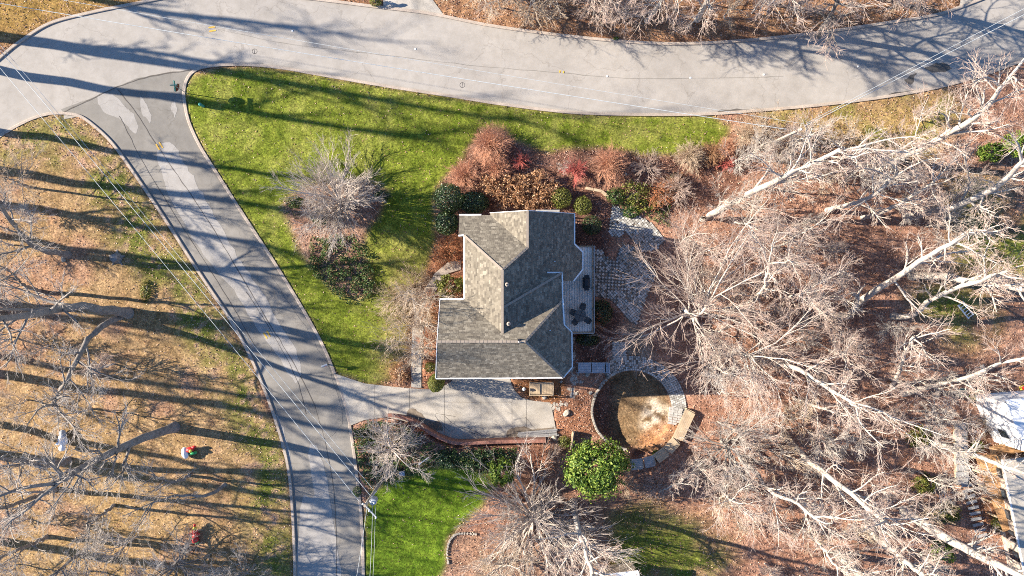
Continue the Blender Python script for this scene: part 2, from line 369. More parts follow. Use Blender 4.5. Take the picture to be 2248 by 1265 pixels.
LAWN_SE = [(1330, 1120), (1380, 1085), (1420, 1105), (1500, 1130), (1570, 1170), (1600, 1220), (1590, 1300), (1330, 1400)]
VERGE = [(-40, 310), (60, 268), (140, 252), (205, 278), (270, 348), (380, 510), (500, 694), (580, 855), (632, 1012), (648, 1265), (650, 1500), (570, 1500), (565, 1265), (545, 1120), (525, 980), (490, 880), (420, 760), (350, 680), (300, 600), (240, 520), (180, 400), (90, 350), (-40, 360)]
FIELD = [(-700, 800), (-100, 374), (60, 268), (140, 252), (270, 348), (500, 694), (632, 1012), (655, 1700), (-900, 1700)]
NORTH = N_EDGE + [(3000, -800), (-900, -800), (-900, 600)]
GOLD = [(40, 96), (110, 54), (200, 30), (360, -4), (360, -200), (60, -200), (-50, 60)]
EASTLAWN = [(2120, 480), (2300, 470), (2300, 640), (2150, 600), (2080, 590), (2090, 530)]
EASTLAWN2 = [(1990, 620), (2150, 640), (2200, 720), (2140, 760), (2050, 730)]
YELLOWGRASS = [(1640, 250), (1800, 236), (1950, 216), (2060, 195), (2120, 230), (2060, 330), (1960, 350), (1830, 310), (1700, 290), (1640, 290)]
EG3 = [(2060, 400), (2180, 380), (2230, 440), (2100, 470)]
IVY_S = [(772, 940), (800, 926), (850, 922), (900, 938), (935, 952), (975, 972), (1010, 982), (1130, 978), (1135, 1010), (1075, 1035), (960, 1020), (900, 1040), (850, 1055), (815, 1075), (795, 1060), (780, 1000)]
HUMP = [(840, 925), (880, 925), (920, 945), (960, 968), (1000, 984), (1200, 982), (1200, 1005), (1140, 1020), (1000, 1015), (900, 1000), (850, 960)]

STEP = 5
gx = np.arange(-340, 2591, STEP, dtype=float); gy = np.arange(-290, 1556, STEP, dtype=float)
GX, GY = np.meshgrid(gx, gy)
wx = GX + (fbm(GX / 22, GY / 22, 3) - 0.5) * 34; wy = GY + (fbm(GX / 22, GY / 22, 9) - 0.5) * 34
n1 = fbm(GX / 60, GY / 60, 21); n2 = fbm(GX / 14, GY / 14, 33); n3 = fbm(GX / 160, GY / 110, 41)
C = np.zeros(GX.shape + (3,)); LEAF = np.zeros(GX.shape); GRASS = np.zeros(GX.shape); DRY = np.zeros(GX.shape)
def zone(w, c0, c1, leaf, grass, dry, n=n2):
    """w: weight 0..1; colours, leaves per m2, grass clumps per m2, dry clumps per m2"""
    global C, LEAF, GRASS, DRY
    w = np.clip(w, 0, 1)
    t = np.clip((n - 0.3) / 0.4, 0, 1)[..., None]; c = np.array(c0) * (1 - t) + np.array(c1) * t
    C = C * (1 - w[..., None]) + c * w[..., None]
    LEAF = LEAF * (1 - w) + leaf * w; GRASS = GRASS * (1 - w) + grass * w; DRY = DRY * (1 - w) + dry * w
def w_of(poly, soft=1, warp=1.0):
    X = GX + (wx - GX) * warp; Y = GY + (wy - GY) * warp
    return blur(inside(poly, X, Y).astype(float), soft)
G0, G1 = (0.105, 0.142, 0.014), (0.175, 0.208, 0.028)
one = np.ones(GX.shape)
zone(one, (0.235, 0.125, 0.083), (0.36, 0.21, 0.145), 30, 0, 3)                       # red-brown leaf litter
zone(w_of(NORTH, 1, 0), (0.19, 0.10, 0.055), (0.32, 0.185, 0.10), 30, 0, 8)
zone(w_of(GOLD, 4), (0.21, 0.135, 0.04), (0.33, 0.215, 0.075), 14, 2, 12)
zone(w_of(FIELD, 1, 0), (0.235, 0.155, 0.075), (0.345, 0.235, 0.125), 6, 0, 8)
zone(w_of(FIELD, 1, 0) * np.clip((n1 - 0.52) * 5, 0, 1) * 0.8, (0.28, 0.16, 0.10), (0.34, 0.21, 0.14), 14, 0, 3)
zone(w_of(FIELD, 1, 0) * np.clip((GY - 880) / 200, 0, 1) * np.clip((n3 - 0.42) * 6, 0, 1) * 0.75, (0.26, 0.175, 0.075), (0.36, 0.25, 0.125), 4, 1, 10)
zone(w_of(VERGE, 5) * np.clip(0.35 + (n1 - 0.38) * 3.2, 0, 1), (0.10, 0.12, 0.022), (0.19, 0.19, 0.045), 17, 9, 8)
zone(w_of(VERGE, 5) * np.clip((n2 - 0.58) * 6, 0, 0.7), (0.26, 0.16, 0.11), (0.36, 0.23, 0.17), 32, 2, 3)
zone(w_of(YELLOWGRASS, 5) * 0.9, (0.24, 0.18, 0.06), (0.33, 0.24, 0.10), 18, 3, 14)
zone(w_of(YELLOWGRASS, 5) * np.clip((n1 - 0.5) * 6, 0, 0.8), (0.15, 0.17, 0.03), (0.22, 0.22, 0.05), 12, 8, 8)
for q in (EASTLAWN, EASTLAWN2, EG3): zone(w_of(q, 5) * np.clip(0.45 + (n1 - 0.4) * 3, 0, 1), (0.13, 0.16, 0.022), (0.20, 0.22, 0.045), 8, 11, 5)
zone(w_of(LAWN, 1, 0.35), G0, G1, 2.2, 26, 1.2)
lw = w_of(LAWN, 1, 0.35)
zone(lw * np.clip((n1 - 0.55) * 4, 0, 0.6), (0.185, 0.205, 0.035), (0.25, 0.25, 0.065), 2.2, 16, 6)
zone(lw * blur((np.abs(GY - (205 + (GX - 900) * 0.12)) < 40).astype(float), 4) * np.clip((n2 - 0.35) * 3, 0, 0.35), (0.16, 0.17, 0.03), (0.22, 0.2, 0.06), 6, 16, 3)
zone(w_of([(850, 560), (940, 560), (905, 660), (895, 780), (868, 838), (815, 835), (840, 720)], 6) * 0.75, (0.17, 0.15, 0.045), (0.25, 0.20, 0.08), 8, 8, 6)
zone(w_of([(850, 790), (900, 780), (902, 850), (850, 848)], 3), (0.16, 0.075, 0.045), (0.25, 0.13, 0.08), 40, 0, 0)
zone(w_of([(880, 640), (905, 640), (897, 780), (870, 790)], 4) * 0.7, (0.16, 0.085, 0.055), (0.25, 0.15, 0.10), 20, 0, 3)
zone(w_of(LAWN_S, 1, 0.5), (0.075, 0.135, 0.010), (0.13, 0.20, 0.018), 1.5, 26, 0.6)
zone(w_of(LAWN_SE, 6) * np.clip(0.5 + (n1 - 0.4) * 3, 0, 1), (0.09, 0.115, 0.018), (0.14, 0.16, 0.03), 8, 16, 3)
zone(w_of(ISLAND, 1, 0.5), (0.22, 0.125, 0.085), (0.34, 0.22, 0.155), 24, 0, 0)
zone(w_of(BED_N, 1, 0.5), (0.13, 0.065, 0.045), (0.22, 0.12, 0.085), 34, 0, 0)
zone(w_of([(985, 1195), (1010, 1170), (1080, 1175), (1330, 1180), (1330, 1400), (970, 1400), (985, 1240)], 1, 0.3), (0.22, 0.13, 0.085), (0.32, 0.20, 0.135), 26, 0, 0)
MULCH = [(1010, 470), (1260, 465), (1300, 415), (1345, 450), (1340, 520), (1330, 560), (1300, 650), (1300, 660), (1345, 660), (1372, 705), (1345, 745), (1342, 800), (1265, 800), (1255, 730), (1240, 600)]
zone(w_of(MULCH, 1, 0.3), (0.095, 0.05, 0.038), (0.165, 0.092, 0.07), 16, 0, 0)
zone(w_of([(1375, 700), (1400, 712), (1425, 745), (1440, 790), (1400, 795), (1375, 792)], 1, 0.3), (0.17, 0.13, 0.095), (0.25, 0.19, 0.14), 6, 0, 0)
zone(w_of([(925, 640), (965, 620), (985, 600), (1020, 600), (1020, 680), (955, 700), (950, 850), (926, 852)], 1, 0.2), (0.19, 0.075, 0.035), (0.31, 0.14, 0.075), 34, 0, 0)
zone(w_of([(955, 520), (1015, 500), (1018, 575), (985, 578), (950, 600), (935, 600)], 1, 0.3), (0.20, 0.08, 0.04), (0.32, 0.15, 0.08), 24, 0, 0)
zone(w_of([(1112, 828), (1240, 828), (1245, 850), (1240, 885), (1208, 886), (1150, 874), (1125, 850)], 1, 0.2), (0.17, 0.075, 0.03), (0.30, 0.14, 0.065), 14, 0, 0)
zone(w_of([(1205, 900), (1290, 850), (1306, 860), (1298, 900), (1318, 958), (1260, 955), (1215, 955)], 1, 0.4), (0.19, 0.085, 0.045), (0.32, 0.16, 0.095), 50, 0, 0)
dd = np.hypot(wx * 0.5 + GX * 0.5 - CIRC[0], wy * 0.5 + GY * 0.5 - CIRC[1])
dc = np.hypot(GX - CIRC[0], GY - CIRC[1])
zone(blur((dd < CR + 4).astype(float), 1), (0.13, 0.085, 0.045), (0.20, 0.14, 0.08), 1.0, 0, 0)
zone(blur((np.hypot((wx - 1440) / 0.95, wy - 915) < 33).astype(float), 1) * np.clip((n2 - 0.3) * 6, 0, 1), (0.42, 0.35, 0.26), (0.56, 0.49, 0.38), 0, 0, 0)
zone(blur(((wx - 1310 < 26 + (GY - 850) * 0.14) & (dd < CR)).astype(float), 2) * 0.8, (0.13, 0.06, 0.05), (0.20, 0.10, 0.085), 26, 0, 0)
zone(w_of([(1400, 960), (1440, 930), (1482, 920), (1500, 950), (1460, 990), (1420, 985)], 1, 1) * 0.9, (0.26, 0.13, 0.06), (0.36, 0.2, 0.11), 22, 0, 0)
zone(w_of([(2100, 990), (2160, 1000), (2248, 1200), (2180, 1180), (2140, 1120)], 3, 0.5), (0.25, 0.12, 0.06), (0.36, 0.2, 0.12), 26, 0, 0)
C *= (0.86 + 0.28 * fbm(GX / 7, GY / 7, 55))[..., None]

PAVED = np.zeros(GX.shape, dtype=bool)
for q in (MAIN_ROAD, SIDE_STREET, DRIVE, WALK, N_DRIVE, NE_DRIVE, PATIO_UP, PATIO_LOW, PATIO_S, RING): PAVED |= inside(q, GX, GY)
pv = blur(PAVED.astype(float), 1)
HOUSEFP = [(985, 475), (1240, 475), (1252, 540), (1270, 560), (1270, 610), (1240, 620), (1240, 800), (980, 805), (985, 660), (1020, 655)]
LEAF[PAVED] = 0; GRASS[PAVED] = 0; DRY[PAVED] = 0
hf = inside(HOUSEFP, GX, GY); LEAF[hf] = 0; GRASS[hf] = 0; DRY[hf] = 0
Z = (fbm(GX / 12, GY / 12, 61) - 0.5) * 0.10 + 0.07
Z += w_of(HUMP, 4, 0) * 1.7
sink = np.clip((CR + 2 - dc) / 5, 0, 1); wside = np.clip(0.62 - (GX - CIRC[0]) / 130, 0, 1)
Z -= sink * (0.25 + 0.95 * wside)
Z -= w_of([(1385, 985), (1440, 990), (1445, 1008), (1390, 1018)], 1, 0) * 0.9
Z = np.where(pv > 0.30, np.minimum(Z, -0.05), Z)
wall_cut = inside([(850, 914), (900, 926), (935, 944), (965, 962), (1003, 974), (1200, 968), (1200, 940), (1000, 940), (900, 900)], GX, GY)
Z = np.where(wall_cut, -0.06, Z)
def ground_z(px, py):
    i = np.clip(((np.asarray(py) - gy[0]) / STEP).round().astype(int), 0, len(gy) - 1); j = np.clip(((np.asarray(px) - gx[0]) / STEP).round().astype(int), 0, len(gx) - 1)
    return Z[i, j]
ny, nx = GX.shape
V = np.stack([(GX - 1124) / PPM, (632.5 - GY) / PPM, Z], -1).reshape(-1, 3)
ii = np.arange(ny * nx).reshape(ny, nx)
F = np.stack([ii[1:, :-1], ii[1:, 1:], ii[:-1, 1:], ii[:-1, :-1]], -1).reshape(-1, 4)
c4 = np.concatenate([C, np.ones(C.shape[:2] + (1,))], -1).reshape(-1, 4)
# far ground ring reaching the horizon
bx0, bx1 = V[:, 0].min(), V[:, 0].max(); by0, by1 = V[:, 1].min(), V[:, 1].max(); far = 1500.0
ring = []; inner = []
for (x, y) in ((bx0, by0), (bx1, by0), (bx1, by1), (bx0, by1)): inner.append((x, y, 0.03))
for (x, y) in ((-far, -far), (far, -far), (far, far), (-far, far)): ring.append((x, y, 0.03))
b0 = len(V); V = np.concatenate([V, np.array(inner), np.array(ring)]); c4 = np.concatenate([c4, np.tile([0.23, 0.14, 0.085, 1], (8, 1))])
F2 = np.array([[b0 + 4 + k, b0 + 4 + (k + 1) % 4, b0 + (k + 1) % 4, b0 + k] for k in range(4)])
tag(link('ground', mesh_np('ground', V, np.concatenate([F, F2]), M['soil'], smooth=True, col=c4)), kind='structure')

def scatter(field, cap, seed):
    """random pixel positions with a density field in pieces per square metre"""
    r = np.random.default_rng(seed); cell = (STEP / PPM) ** 2
    vis = (GX > -120) & (GX < 2370) & (GY > -110) & (GY < 1380)
    lam = np.maximum(np.where(vis, field, 0), 0) * cell; tot = lam.sum()
    if tot > cap: lam = lam * cap / tot
    k = r.poisson(lam); idx = np.repeat(np.arange(k.size), k.ravel())
    i, j = np.unravel_index(idx, k.shape)
    return gx[j] + r.uniform(-STEP / 2, STEP / 2, len(j)), gy[i] + r.uniform(-STEP / 2, STEP / 2, len(i))

def leaf_mesh(name, pts, size, m, nrm=None, tilt=0.6, seed=1, aspect=0.55, fold=0.18):
    """one folded four-corner leaf at every point"""
    r = np.random.default_rng(seed); n = len(pts); pts = np.asarray(pts)
    N = np.tile([0, 0, 1.0], (n, 1)) if nrm is None else np.asarray(nrm, dtype=float)
    N = N + r.normal(0, tilt, (n, 3)); N /= np.linalg.norm(N, axis=1, keepdims=True) + 1e-9
    A = r.normal(0, 1, (n, 3)); A -= (A * N).sum(1, keepdims=True) * N; A /= np.linalg.norm(A, axis=1, keepdims=True) + 1e-9
    B = np.cross(N, A); s = (size * r.uniform(0.6, 1.35, n))[:, None]
    v = np.stack([pts - A * s * 0.5, pts + B * s * aspect * 0.5 + N * s * fold, pts + A * s * 0.5, pts - B * s * aspect * 0.5 + N * s * fold], 1).reshape(-1, 3)
    k = np.arange(n)[:, None] * 4
    return mesh_np(name, v, np.concatenate([k + [0, 1, 2], k + [0, 2, 3]], 0), m)

def blade_mesh(name, px, py, h, w, m, seed=2, per=3):
    r = np.random.default_rng(seed); n = len(px) * per
    x = np.repeat((px - 1124) / PPM, per) + r.normal(0, 0.05, n); y = np.repeat((632.5 - py) / PPM, per) + r.normal(0, 0.05, n)
    z = np.repeat(ground_z(px, py), per) - 0.02; a = r.uniform(0, 6.283, n); hh = h * r.uniform(0.5, 1.4, n); l = r.normal(0, 0.6, (n, 2)) * hh[:, None]
    b0 = np.stack([x - np.cos(a) * w, y - np.sin(a) * w, z], 1); b1 = np.stack([x + np.cos(a) * w, y + np.sin(a) * w, z], 1)
    t = np.stack([x + l[:, 0], y + l[:, 1], z + hh], 1)
    v = np.stack([b0, b1, t], 1).reshape(-1, 3); k = np.arange(n)[:, None] * 3
    return mesh_np(name, v, k + [0, 1, 2], m)

px, py = scatter(LEAF, 120000, 5)
pts = np.stack([(px - 1124) / PPM, (632.5 - py) / PPM, ground_z(px, py) + R.uniform(0.005, 0.05, len(px))], 1)
tag(link('fallen_leaves', leaf_mesh('fallen_leaves', pts, 0.135, M['leaf_litter'], tilt=0.45, seed=3)), kind='stuff')
px, py = scatter(GRASS, 90000, 6)
tag(link('grass', blade_mesh('grass', px, py, 0.065, 0.024, M['blade'], 7)), kind='stuff')
px, py = scatter(DRY, 50000, 8)
tag(link('dry_grass', blade_mesh('dry_grass', px, py, 0.07, 0.022, M['blade_dry'], 9)), kind='stuff')

# ---------------------------------------------------------------- roads
sheet('road', MAIN_ROAD, 0.000, M['asphalt'], kind='structure')
side = sheet('side_street', SIDE_STREET, 0.004, M['asphalt_old'], kind='structure')
def ragged(poly, amp=5, n=5, seed=0):
    L = smooth_line(poly, n, closed=True)
    return [(x + (vnoise(np.array(x / 9.0), np.array(y / 9.0), seed) - 0.5) * 2 * amp, y + (vnoise(np.array(x / 9.0), np.array(y / 9.0), seed + 5) - 0.5) * 2 * amp) for x, y in L]
for k, q in enumerate([
    [(214, 212), (240, 203), (262, 222), (290, 248), (304, 272), (300, 292), (282, 282), (262, 262), (228, 246)],
    [(306, 212), (316, 224), (334, 258), (330, 268), (316, 254), (308, 232)],
    [(376, 224), (386, 226), (386, 250), (380, 258)],
    [(352, 318), (372, 312), (392, 330), (400, 356), (424, 388), (442, 424), (470, 470), (496, 520), (524, 565), (556, 612), (602, 690), (650, 770), (662, 815), (648, 838), (606, 775), (560, 715), (520, 650), (470, 590), (420, 520), (372, 430), (352, 372), (346, 338)],
    [(676, 985), (700, 985), (722, 1080), (736, 1180), (742, 1290), (652, 1290), (656, 1180), (664, 1090), (690, 1085)],
    [(598, 900), (618, 930), (634, 985), (640, 1040), (628, 1010), (604, 940)],
]):
    sheet('asphalt_patch', ragged(q, 4, 5, k), 0.0085 + 0.001 * k, M['asphalt_pale'], side)
sheet('asphalt_patch', ragged([(560, 590), (590, 600), (650, 690), (700, 765), (735, 850), (750, 930), (700, 960), (690, 860), (650, 760), (600, 680)], 4, 5, 31), 0.0165, M['asphalt_old'], side)
road = bpy.data.objects['road']
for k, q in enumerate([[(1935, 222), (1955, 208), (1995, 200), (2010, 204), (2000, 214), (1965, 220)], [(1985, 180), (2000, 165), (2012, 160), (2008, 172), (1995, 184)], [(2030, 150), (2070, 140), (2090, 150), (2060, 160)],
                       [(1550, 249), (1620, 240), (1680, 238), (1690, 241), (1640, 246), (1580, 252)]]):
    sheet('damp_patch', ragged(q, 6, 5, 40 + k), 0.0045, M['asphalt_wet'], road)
def strip(mb, px_line, w, z0, z1, shift=0.0):
    """kerb-like band along a pixel line, real cross section"""
    p = [Vector(P(x, y, 0)).to_2d() for x, y in px_line]; n = len(p); vs = []
    for i in range(n):
        t = (p[min(i + 1, n - 1)] - p[max(i - 1, 0)]).normalized(); nn = Vector((-t.y, t.x)); c = p[i] + nn * shift
        for s, z in ((-0.5, z0), (-0.5, z1 - 0.02), (-0.32, z1), (0.5, z1), (0.5, z0)):
            q = c + nn * w * s; vs.append((q.x, q.y, z))
    fs = [(5 * i + k, 5 * i + 5 + k, 5 * i + 5 + (k + 1), 5 * i + k + 1) for i in range(n - 1) for k in range(4)]
    mb.add(vs, fs); return mb
for nm, ln in (('kerb', N_EDGE), ('kerb', S_EDGE_R[::-1]), ('kerb', S_EDGE_L[::-1] + []), ('kerb', W_EDGE[::-1])):
    sgn = 1 if ln is N_EDGE else 1
    strip(MB(), ln, 0.26, -0.08, 0.13, 0.0).build(nm, M['kerb_concrete'])['kind'] = 'structure'
ie0 = min(range(len(E_EDGE)), key=lambda i: abs(E_EDGE[i][1] - 816)); ie1 = min(range(len(E_EDGE)), key=lambda i: abs(E_EDGE[i][1] - 938))
strip(MB(), E_EDGE[:ie0 + 1], 0.26, -0.08, 0.13).build('kerb', M['kerb_concrete'])['kind'] = 'structure'
strip(MB(), E_EDGE[ie0:ie1 + 1], 0.22, -0.08, 0.032).build('driveway_apron_kerb', M['kerb_concrete'])['kind'] = 'structure'
strip(MB(), E_EDGE[ie1:], 0.26, -0.08, 0.13).build('kerb', M['kerb_concrete'])['kind'] = 'structure'
# seams and gutters on the road
def seam(pts, w, z, m, parent, name='road_seam'):
    L = smooth_line(pts, 6); L = [(x + (R.random() - .5) * 1.6, y + (R.random() - .5) * 1.6) for x, y in L]
    p = [Vector(P(x, y, 0)).to_2d() for x, y in L]; vs = []; n = len(p)
    for i in range(n):
        t = (p[min(i + 1, n - 1)] - p[max(i - 1, 0)]).normalized(); nn = Vector((-t.y, t.x)) * w * 0.5 * R.uniform(0.5, 1.4)
        vs += [(p[i].x + nn.x, p[i].y + nn.y, z), (p[i].x - nn.x, p[i].y - nn.y, z)]
    mb = MB().add(vs, [(2 * i + 1, 2 * i + 3, 2 * i + 2, 2 * i) for i in range(n - 1)])
    return mb.build(name, m, parent)
seam([(258, 195), (300, 250), (345, 320), (400, 400), (460, 490), (520, 590), (585, 700), (640, 790), (690, 890), (720, 1000), (736, 1120), (740, 1290)], 0.06, 0.019, M['asphalt_wet'], side)
seam([(262, 255), (285, 300), (310, 350), (370, 450), (430, 545), (500, 655), (560, 760)], 0.045, 0.0195, M['asphalt_wet'], side)
seam([(540, 640), (600, 735), (650, 830), (672, 910)], 0.045, 0.0198, M['asphalt_wet'], side)
seam([(470, 62), (620, 95), (760, 112), (900, 128), (1050, 145), (1230, 160), (1380, 172), (1560, 172), (1720, 168)], 0.05, 0.0047, M['asphalt_old'], road)
seam([(140, 246), (200, 218), (258, 191), (330, 168), (420, 154)], 0.10, 0.0192, M['asphalt_wet'], road)
for cx, cy, n, ang, m in [(350, 321, 2, -58, 'yellow_paint'), (586, 735, 2, -58, 'yellow_paint'), (466, 64, 2, 8, 'yellow_paint'), (1233, 158, 2, 80, 'yellow_paint')]:
    for k in range(n):
        a = math.radians(ang); x, y, _ = P(cx, cy); o = (k - 0.5) * 0.34
        MB().box((x - math.sin(a) * o, y + math.cos(a) * o, 0.026), (0.62 if n == 2 and abs(ang) != 80 else 0.2, 0.12, 0.004), a).build('yellow_line_mark', M[m], side if cx in (350, 586) else road)
for cx, cy in ((642, 68), (912, 108), (1333, 168), (1516, 171), (1677, 164), (1884, 146)):
    x, y, _ = P(cx, cy); MB().box((x, y, 0.018), (0.17, 0.16, 0.03), 0.1, 0.8).build('road_stud', M['white_paint'], road)

# ---------------------------------------------------------------- driveway and walks: slab by slab
def clip_poly(poly, ax, lo, hi):
    for sgn, lim in ((1, lo), (-1, -hi)):
        out = []; n = len(poly)
        for i in range(n):
            a, b = poly[i], poly[(i + 1) % n]; da, db = sgn * a[ax] - lim, sgn * b[ax] - lim
            if da >= 0: out.append(a)
            if (da >= 0) != (db >= 0):
                t = da / (da - db); out.append((a[0] + (b[0] - a[0]) * t, a[1] + (b[1] - a[1]) * t))
        poly = out
        if not poly: break
    return poly
def slab(parent, px_poly, z0, z1, m, name='concrete_slab'):
    if len(px_poly) < 3: return
    pl = [P(x, y)[:2] for x, y in px_poly]
    pl = [p for i, p in enumerate(pl) if math.dist(p, pl[i - 1]) > 0.004]
    if len(pl) < 3: return
    return MB().prism(pl, z0, z1).build(name, m, parent)
drv = sheet('driveway', [(x, y) for x, y in DRIVE], 0.0, M['stain'], kind='structure')
xs = [730, 823, 899, 976, 1056, 1124, 1156, 1230]; g = 0.35
for k in range(7):
    lo, hi = xs[k] + g, xs[k + 1] - g
    col = clip_poly(DRIVE, 0, lo, hi)
    if k in (3, 4):
        slab(drv, clip_poly(col, 1, 700, 883 - g), -0.06, 0.03, M['concrete']); slab(drv, clip_poly(col, 1, 883 + g, 1100), -0.06, 0.03, M['concrete'])
    else: slab(drv, col, -0.06, 0.03, M['concrete'])
for pts in ([(1000, 915), (955, 910), (985, 945), (1000, 940)], [(1010, 935), (1040, 945), (1058, 958)], [(1152, 915), (1165, 930), (1180, 948)], [(975, 912), (1002, 935), (1050, 955)]):
    seam(pts[:1] + pts[1:], 0.035, 0.0345, M['asphalt_wet'], drv, 'crack')
for k, q in enumerate([[(898, 898), (915, 900), (935, 918), (968, 930), (972, 945), (930, 938), (897, 925)], [(1120, 940), (1150, 938), (1180, 942), (1215, 940), (1210, 954), (1120, 960)]]):
    sheet('damp_stain', ragged(q, 4, 4, 70 + k), 0.0335, M['stain'], drv)
wk = sheet('front_walk', WALK, 0.0, M['stain'], kind='structure')
ys = [853, 830, 805, 777, 748, 720]
for a, b in zip(ys, ys[1:]): slab(wk, clip_poly(WALK, 1, b + 0.4, a - 0.4), -0.05, 0.06, M['concrete'])
for a, b in ((719, 690), (690, 660), (660, 630), (630, 605)): slab(wk, clip_poly(WALK, 1, b + 0.4, a - 0.4), -0.05, 0.055, M['kerb_concrete'])
slab(wk, clip_poly(WALK, 1, 560, 604), -0.05, 0.14, M['kerb_concrete'])
nd1 = sheet('neighbour_driveway', N_DRIVE, 0.030, M['concrete'], kind='structure')
sheet('neighbour_driveway', NE_DRIVE, 0.030, M['concrete'], kind='structure')

# ---------------------------------------------------------------- the house
house = thing('house', 'large house with brown shingle hip roofs, white gutters and a rear deck', 'house', (0, 0, 0))
def Q(x, y, z): return Vector((x, y, z))
rB0, rB1, rA0, rA1 = Q(-.77, 1.44, 9), Q(-.77, -3.63, 9), Q(1.27, 3.3, 7.64), Q(1.27, 6.33, 7.64)
rC0, rC1 = Q(-5.95, -4.26, 9.5), Q(1.05, -4.26, 9.5)
wing, kn = Q(-.77, -1.6, 9), Q(4.2, -1.04, 6.55)
FACETS = [
    [rB0, rB1, Q(-3.96, -.94, 6.87), Q(-3.96, 4.35, 6.87)],                                        # west slope
    [rB0, Q(-3.96, 4.35, 6.87), Q(-4.43, 4.3, 6.90), Q(-4.43, 6.14, 5.57), Q(-1.83, 6.14, 5.57), rA0],   # north hip
    [rA0, Q(-1.83, 6.14, 5.57), Q(-1.83, 6.33, 5.57), rA1],                                        # west side of the north gable
    [rB0, rA0, rA1, Q(5.28, 6.33, 4.97), Q(5.28, 3.75, 4.97), Q(2.9, 1.24, 6.55), wing],           # east slope
    [Q(5.28, 3.75, 4.97), Q(6.02, 3.1, 4.47), Q(6.02, 1.58, 4.47), Q(5.2, .6, 5.02), Q(4.12, .6, 5.74), Q(4.12, 1.24, 5.74), Q(2.9, 1.24, 6.55)],  # bay
    [wing, Q(2.9, 1.24, 6.55), Q(4.14, 1.24, 6.55)],                                               # wing north
    [wing, Q(4.14, 1.24, 6.55), kn], [wing, kn, rB1],                                              # wing east
    [rB1, kn, rC1],
    [rB1, rC1, rC0, Q(-5.93, -.94, 6.87), Q(-3.96, -.94, 6.87)],                                   # garage north slope
    [rC1, kn, Q(4.3, -3.1, 6.9)], [rC1, Q(4.3, -3.1, 6.9), Q(4.9, -3.67, 6.9)],
    [rC1, Q(4.9, -3.67, 6.9), Q(4.94, -6.54, 6.9)], [rC1, Q(4.94, -6.54, 6.9), Q(4.23, -7.38, 6.9)],
    [rC1, Q(4.23, -7.38, 6.9), Q(-6.3, -7.45, 6.9), rC0],                                          # garage south slope
]
def normal_up(f):
    n = Vector((0, 0, 0))
    for i in range(len(f)):
        a, b = f[i], f[(i + 1) % len(f)]
        n += Vector(((a.y - b.y) * (a.z + b.z), (a.z - b.z) * (a.x + b.x), (a.x - b.x) * (a.y + b.y)))
    n.normalize(); return n if n.z > 0 else -n
def clip_convex(sub, win):
    out = sub
    for i in range(len(win)):
        a, b = win[i], win[(i + 1) % len(win)]; src, out = out, []
        sd = lambda p: (b[0] - a[0]) * (p[1] - a[1]) - (b[1] - a[1]) * (p[0] - a[0])
        for j in range(len(src)):
            p, q = src[j], src[(j + 1) % len(src)]; dp, dq = sd(p), sd(q)
            if dp >= 0: out.append(p)
            if (dp >= 0) != (dq >= 0): t = dp / (dp - dq); out.append((p[0] + (q[0] - p[0]) * t, p[1] + (q[1] - p[1]) * t))
        if len(out) < 3: return []
    return out
deckmb = MB(); shing = MB(); roof_tris = []
for fi, f in enumerate(FACETS):
    n = normal_up(f); o = sum(f, Vector()) / len(f)
    e = Vector((0, 0, 1)).cross(n).normalized(); d = n.cross(e).normalized()      # e across, d up the slope
    uv = [((p - o).dot(e), (p - o).dot(d)) for p in f]
    area2 = sum(uv[i][0] * uv[(i + 1) % len(uv)][1] - uv[(i + 1) % len(uv)][0] * uv[i][1] for i in range(len(uv)))
    if area2 < 0: uv = uv[::-1]; f = f[::-1]
    pr = [o + e * a + d * b for a, b in uv]
    tri = tessellate_polygon([[Vector((a, b, 0)) for a, b in uv]]); fs = []
    for i, j, k in tri:
        if (uv[j][0] - uv[i][0]) * (uv[k][1] - uv[i][1]) - (uv[j][1] - uv[i][1]) * (uv[k][0] - uv[i][0]) < 0: j, k = k, j
        fs.append((i, j, k)); roof_tris.append((f[i], f[j], f[k]))
    deckmb.add(f, fs)
    u0, u1 = min(a for a, _ in uv), max(a for a, _ in uv); v0, v1 = min(b for _, b in uv), max(b for _, b in uv)
    row = 0; v = v0 - 0.02
    while v < v1:
        u = u0 - rnd.uniform(0, .3)
        while u < u1:
            w = rnd.choice((0.17, 0.24, 0.30, 0.34)); uu = u + 0.012
            win = [(uu, v), (u + w, v), (u + w, v + .165), (uu, v + .165)]
            u += w
            c = clip_convex(uv, win)
            if len(c) < 3: continue
            lift = rnd.uniform(.018, .03)
            vs = [o + e * a + d * b + n * (0.004 + lift * (1 - (b - v) / .165)) for a, b in c]; m_ = len(vs)
            if len(c) == 4 and abs(c[0][1] - v) < 1e-6 and abs(c[1][1] - v) < 1e-6:
                b0 = [o + e * a + d * b - n * 0.004 for a, b in c[:2]]
                shing.add(vs + b0, [tuple(range(m_)), (m_ + 0, m_ + 1, 1, 0)])
            else: shing.add(vs, [tuple(range(m_))])
        v += 0.15; row += 1
roof = deckmb.build('roof', M['roof_felt'], house)
sh = shing.build('shingle', M['shingle'], roof); sh['kind'] = 'stuff'
for a, b in ((rB0, rB1), (rA0, rA1), (rC0, rC1), (rB0, rA0), (rB0, Q(-3.96, 4.35, 6.87)), (rC1, Q(4.23, -7.38, 6.9)), (wing, Q(4.14, 1.24, 6.55)), (rC1, kn)):
    L = (b - a).length; k = max(1, int(L / .30)); t = (b - a) / k; mb = MB()
    for i in range(k):
        p = a + t * i; q = a + t * (i + 1.05); mb.bar(p + Vector((0, 0, .035)), q + Vector((0, 0, .05)), .19, .03)
    mb.build('ridge_cap', M['ridge_cap'], roof)
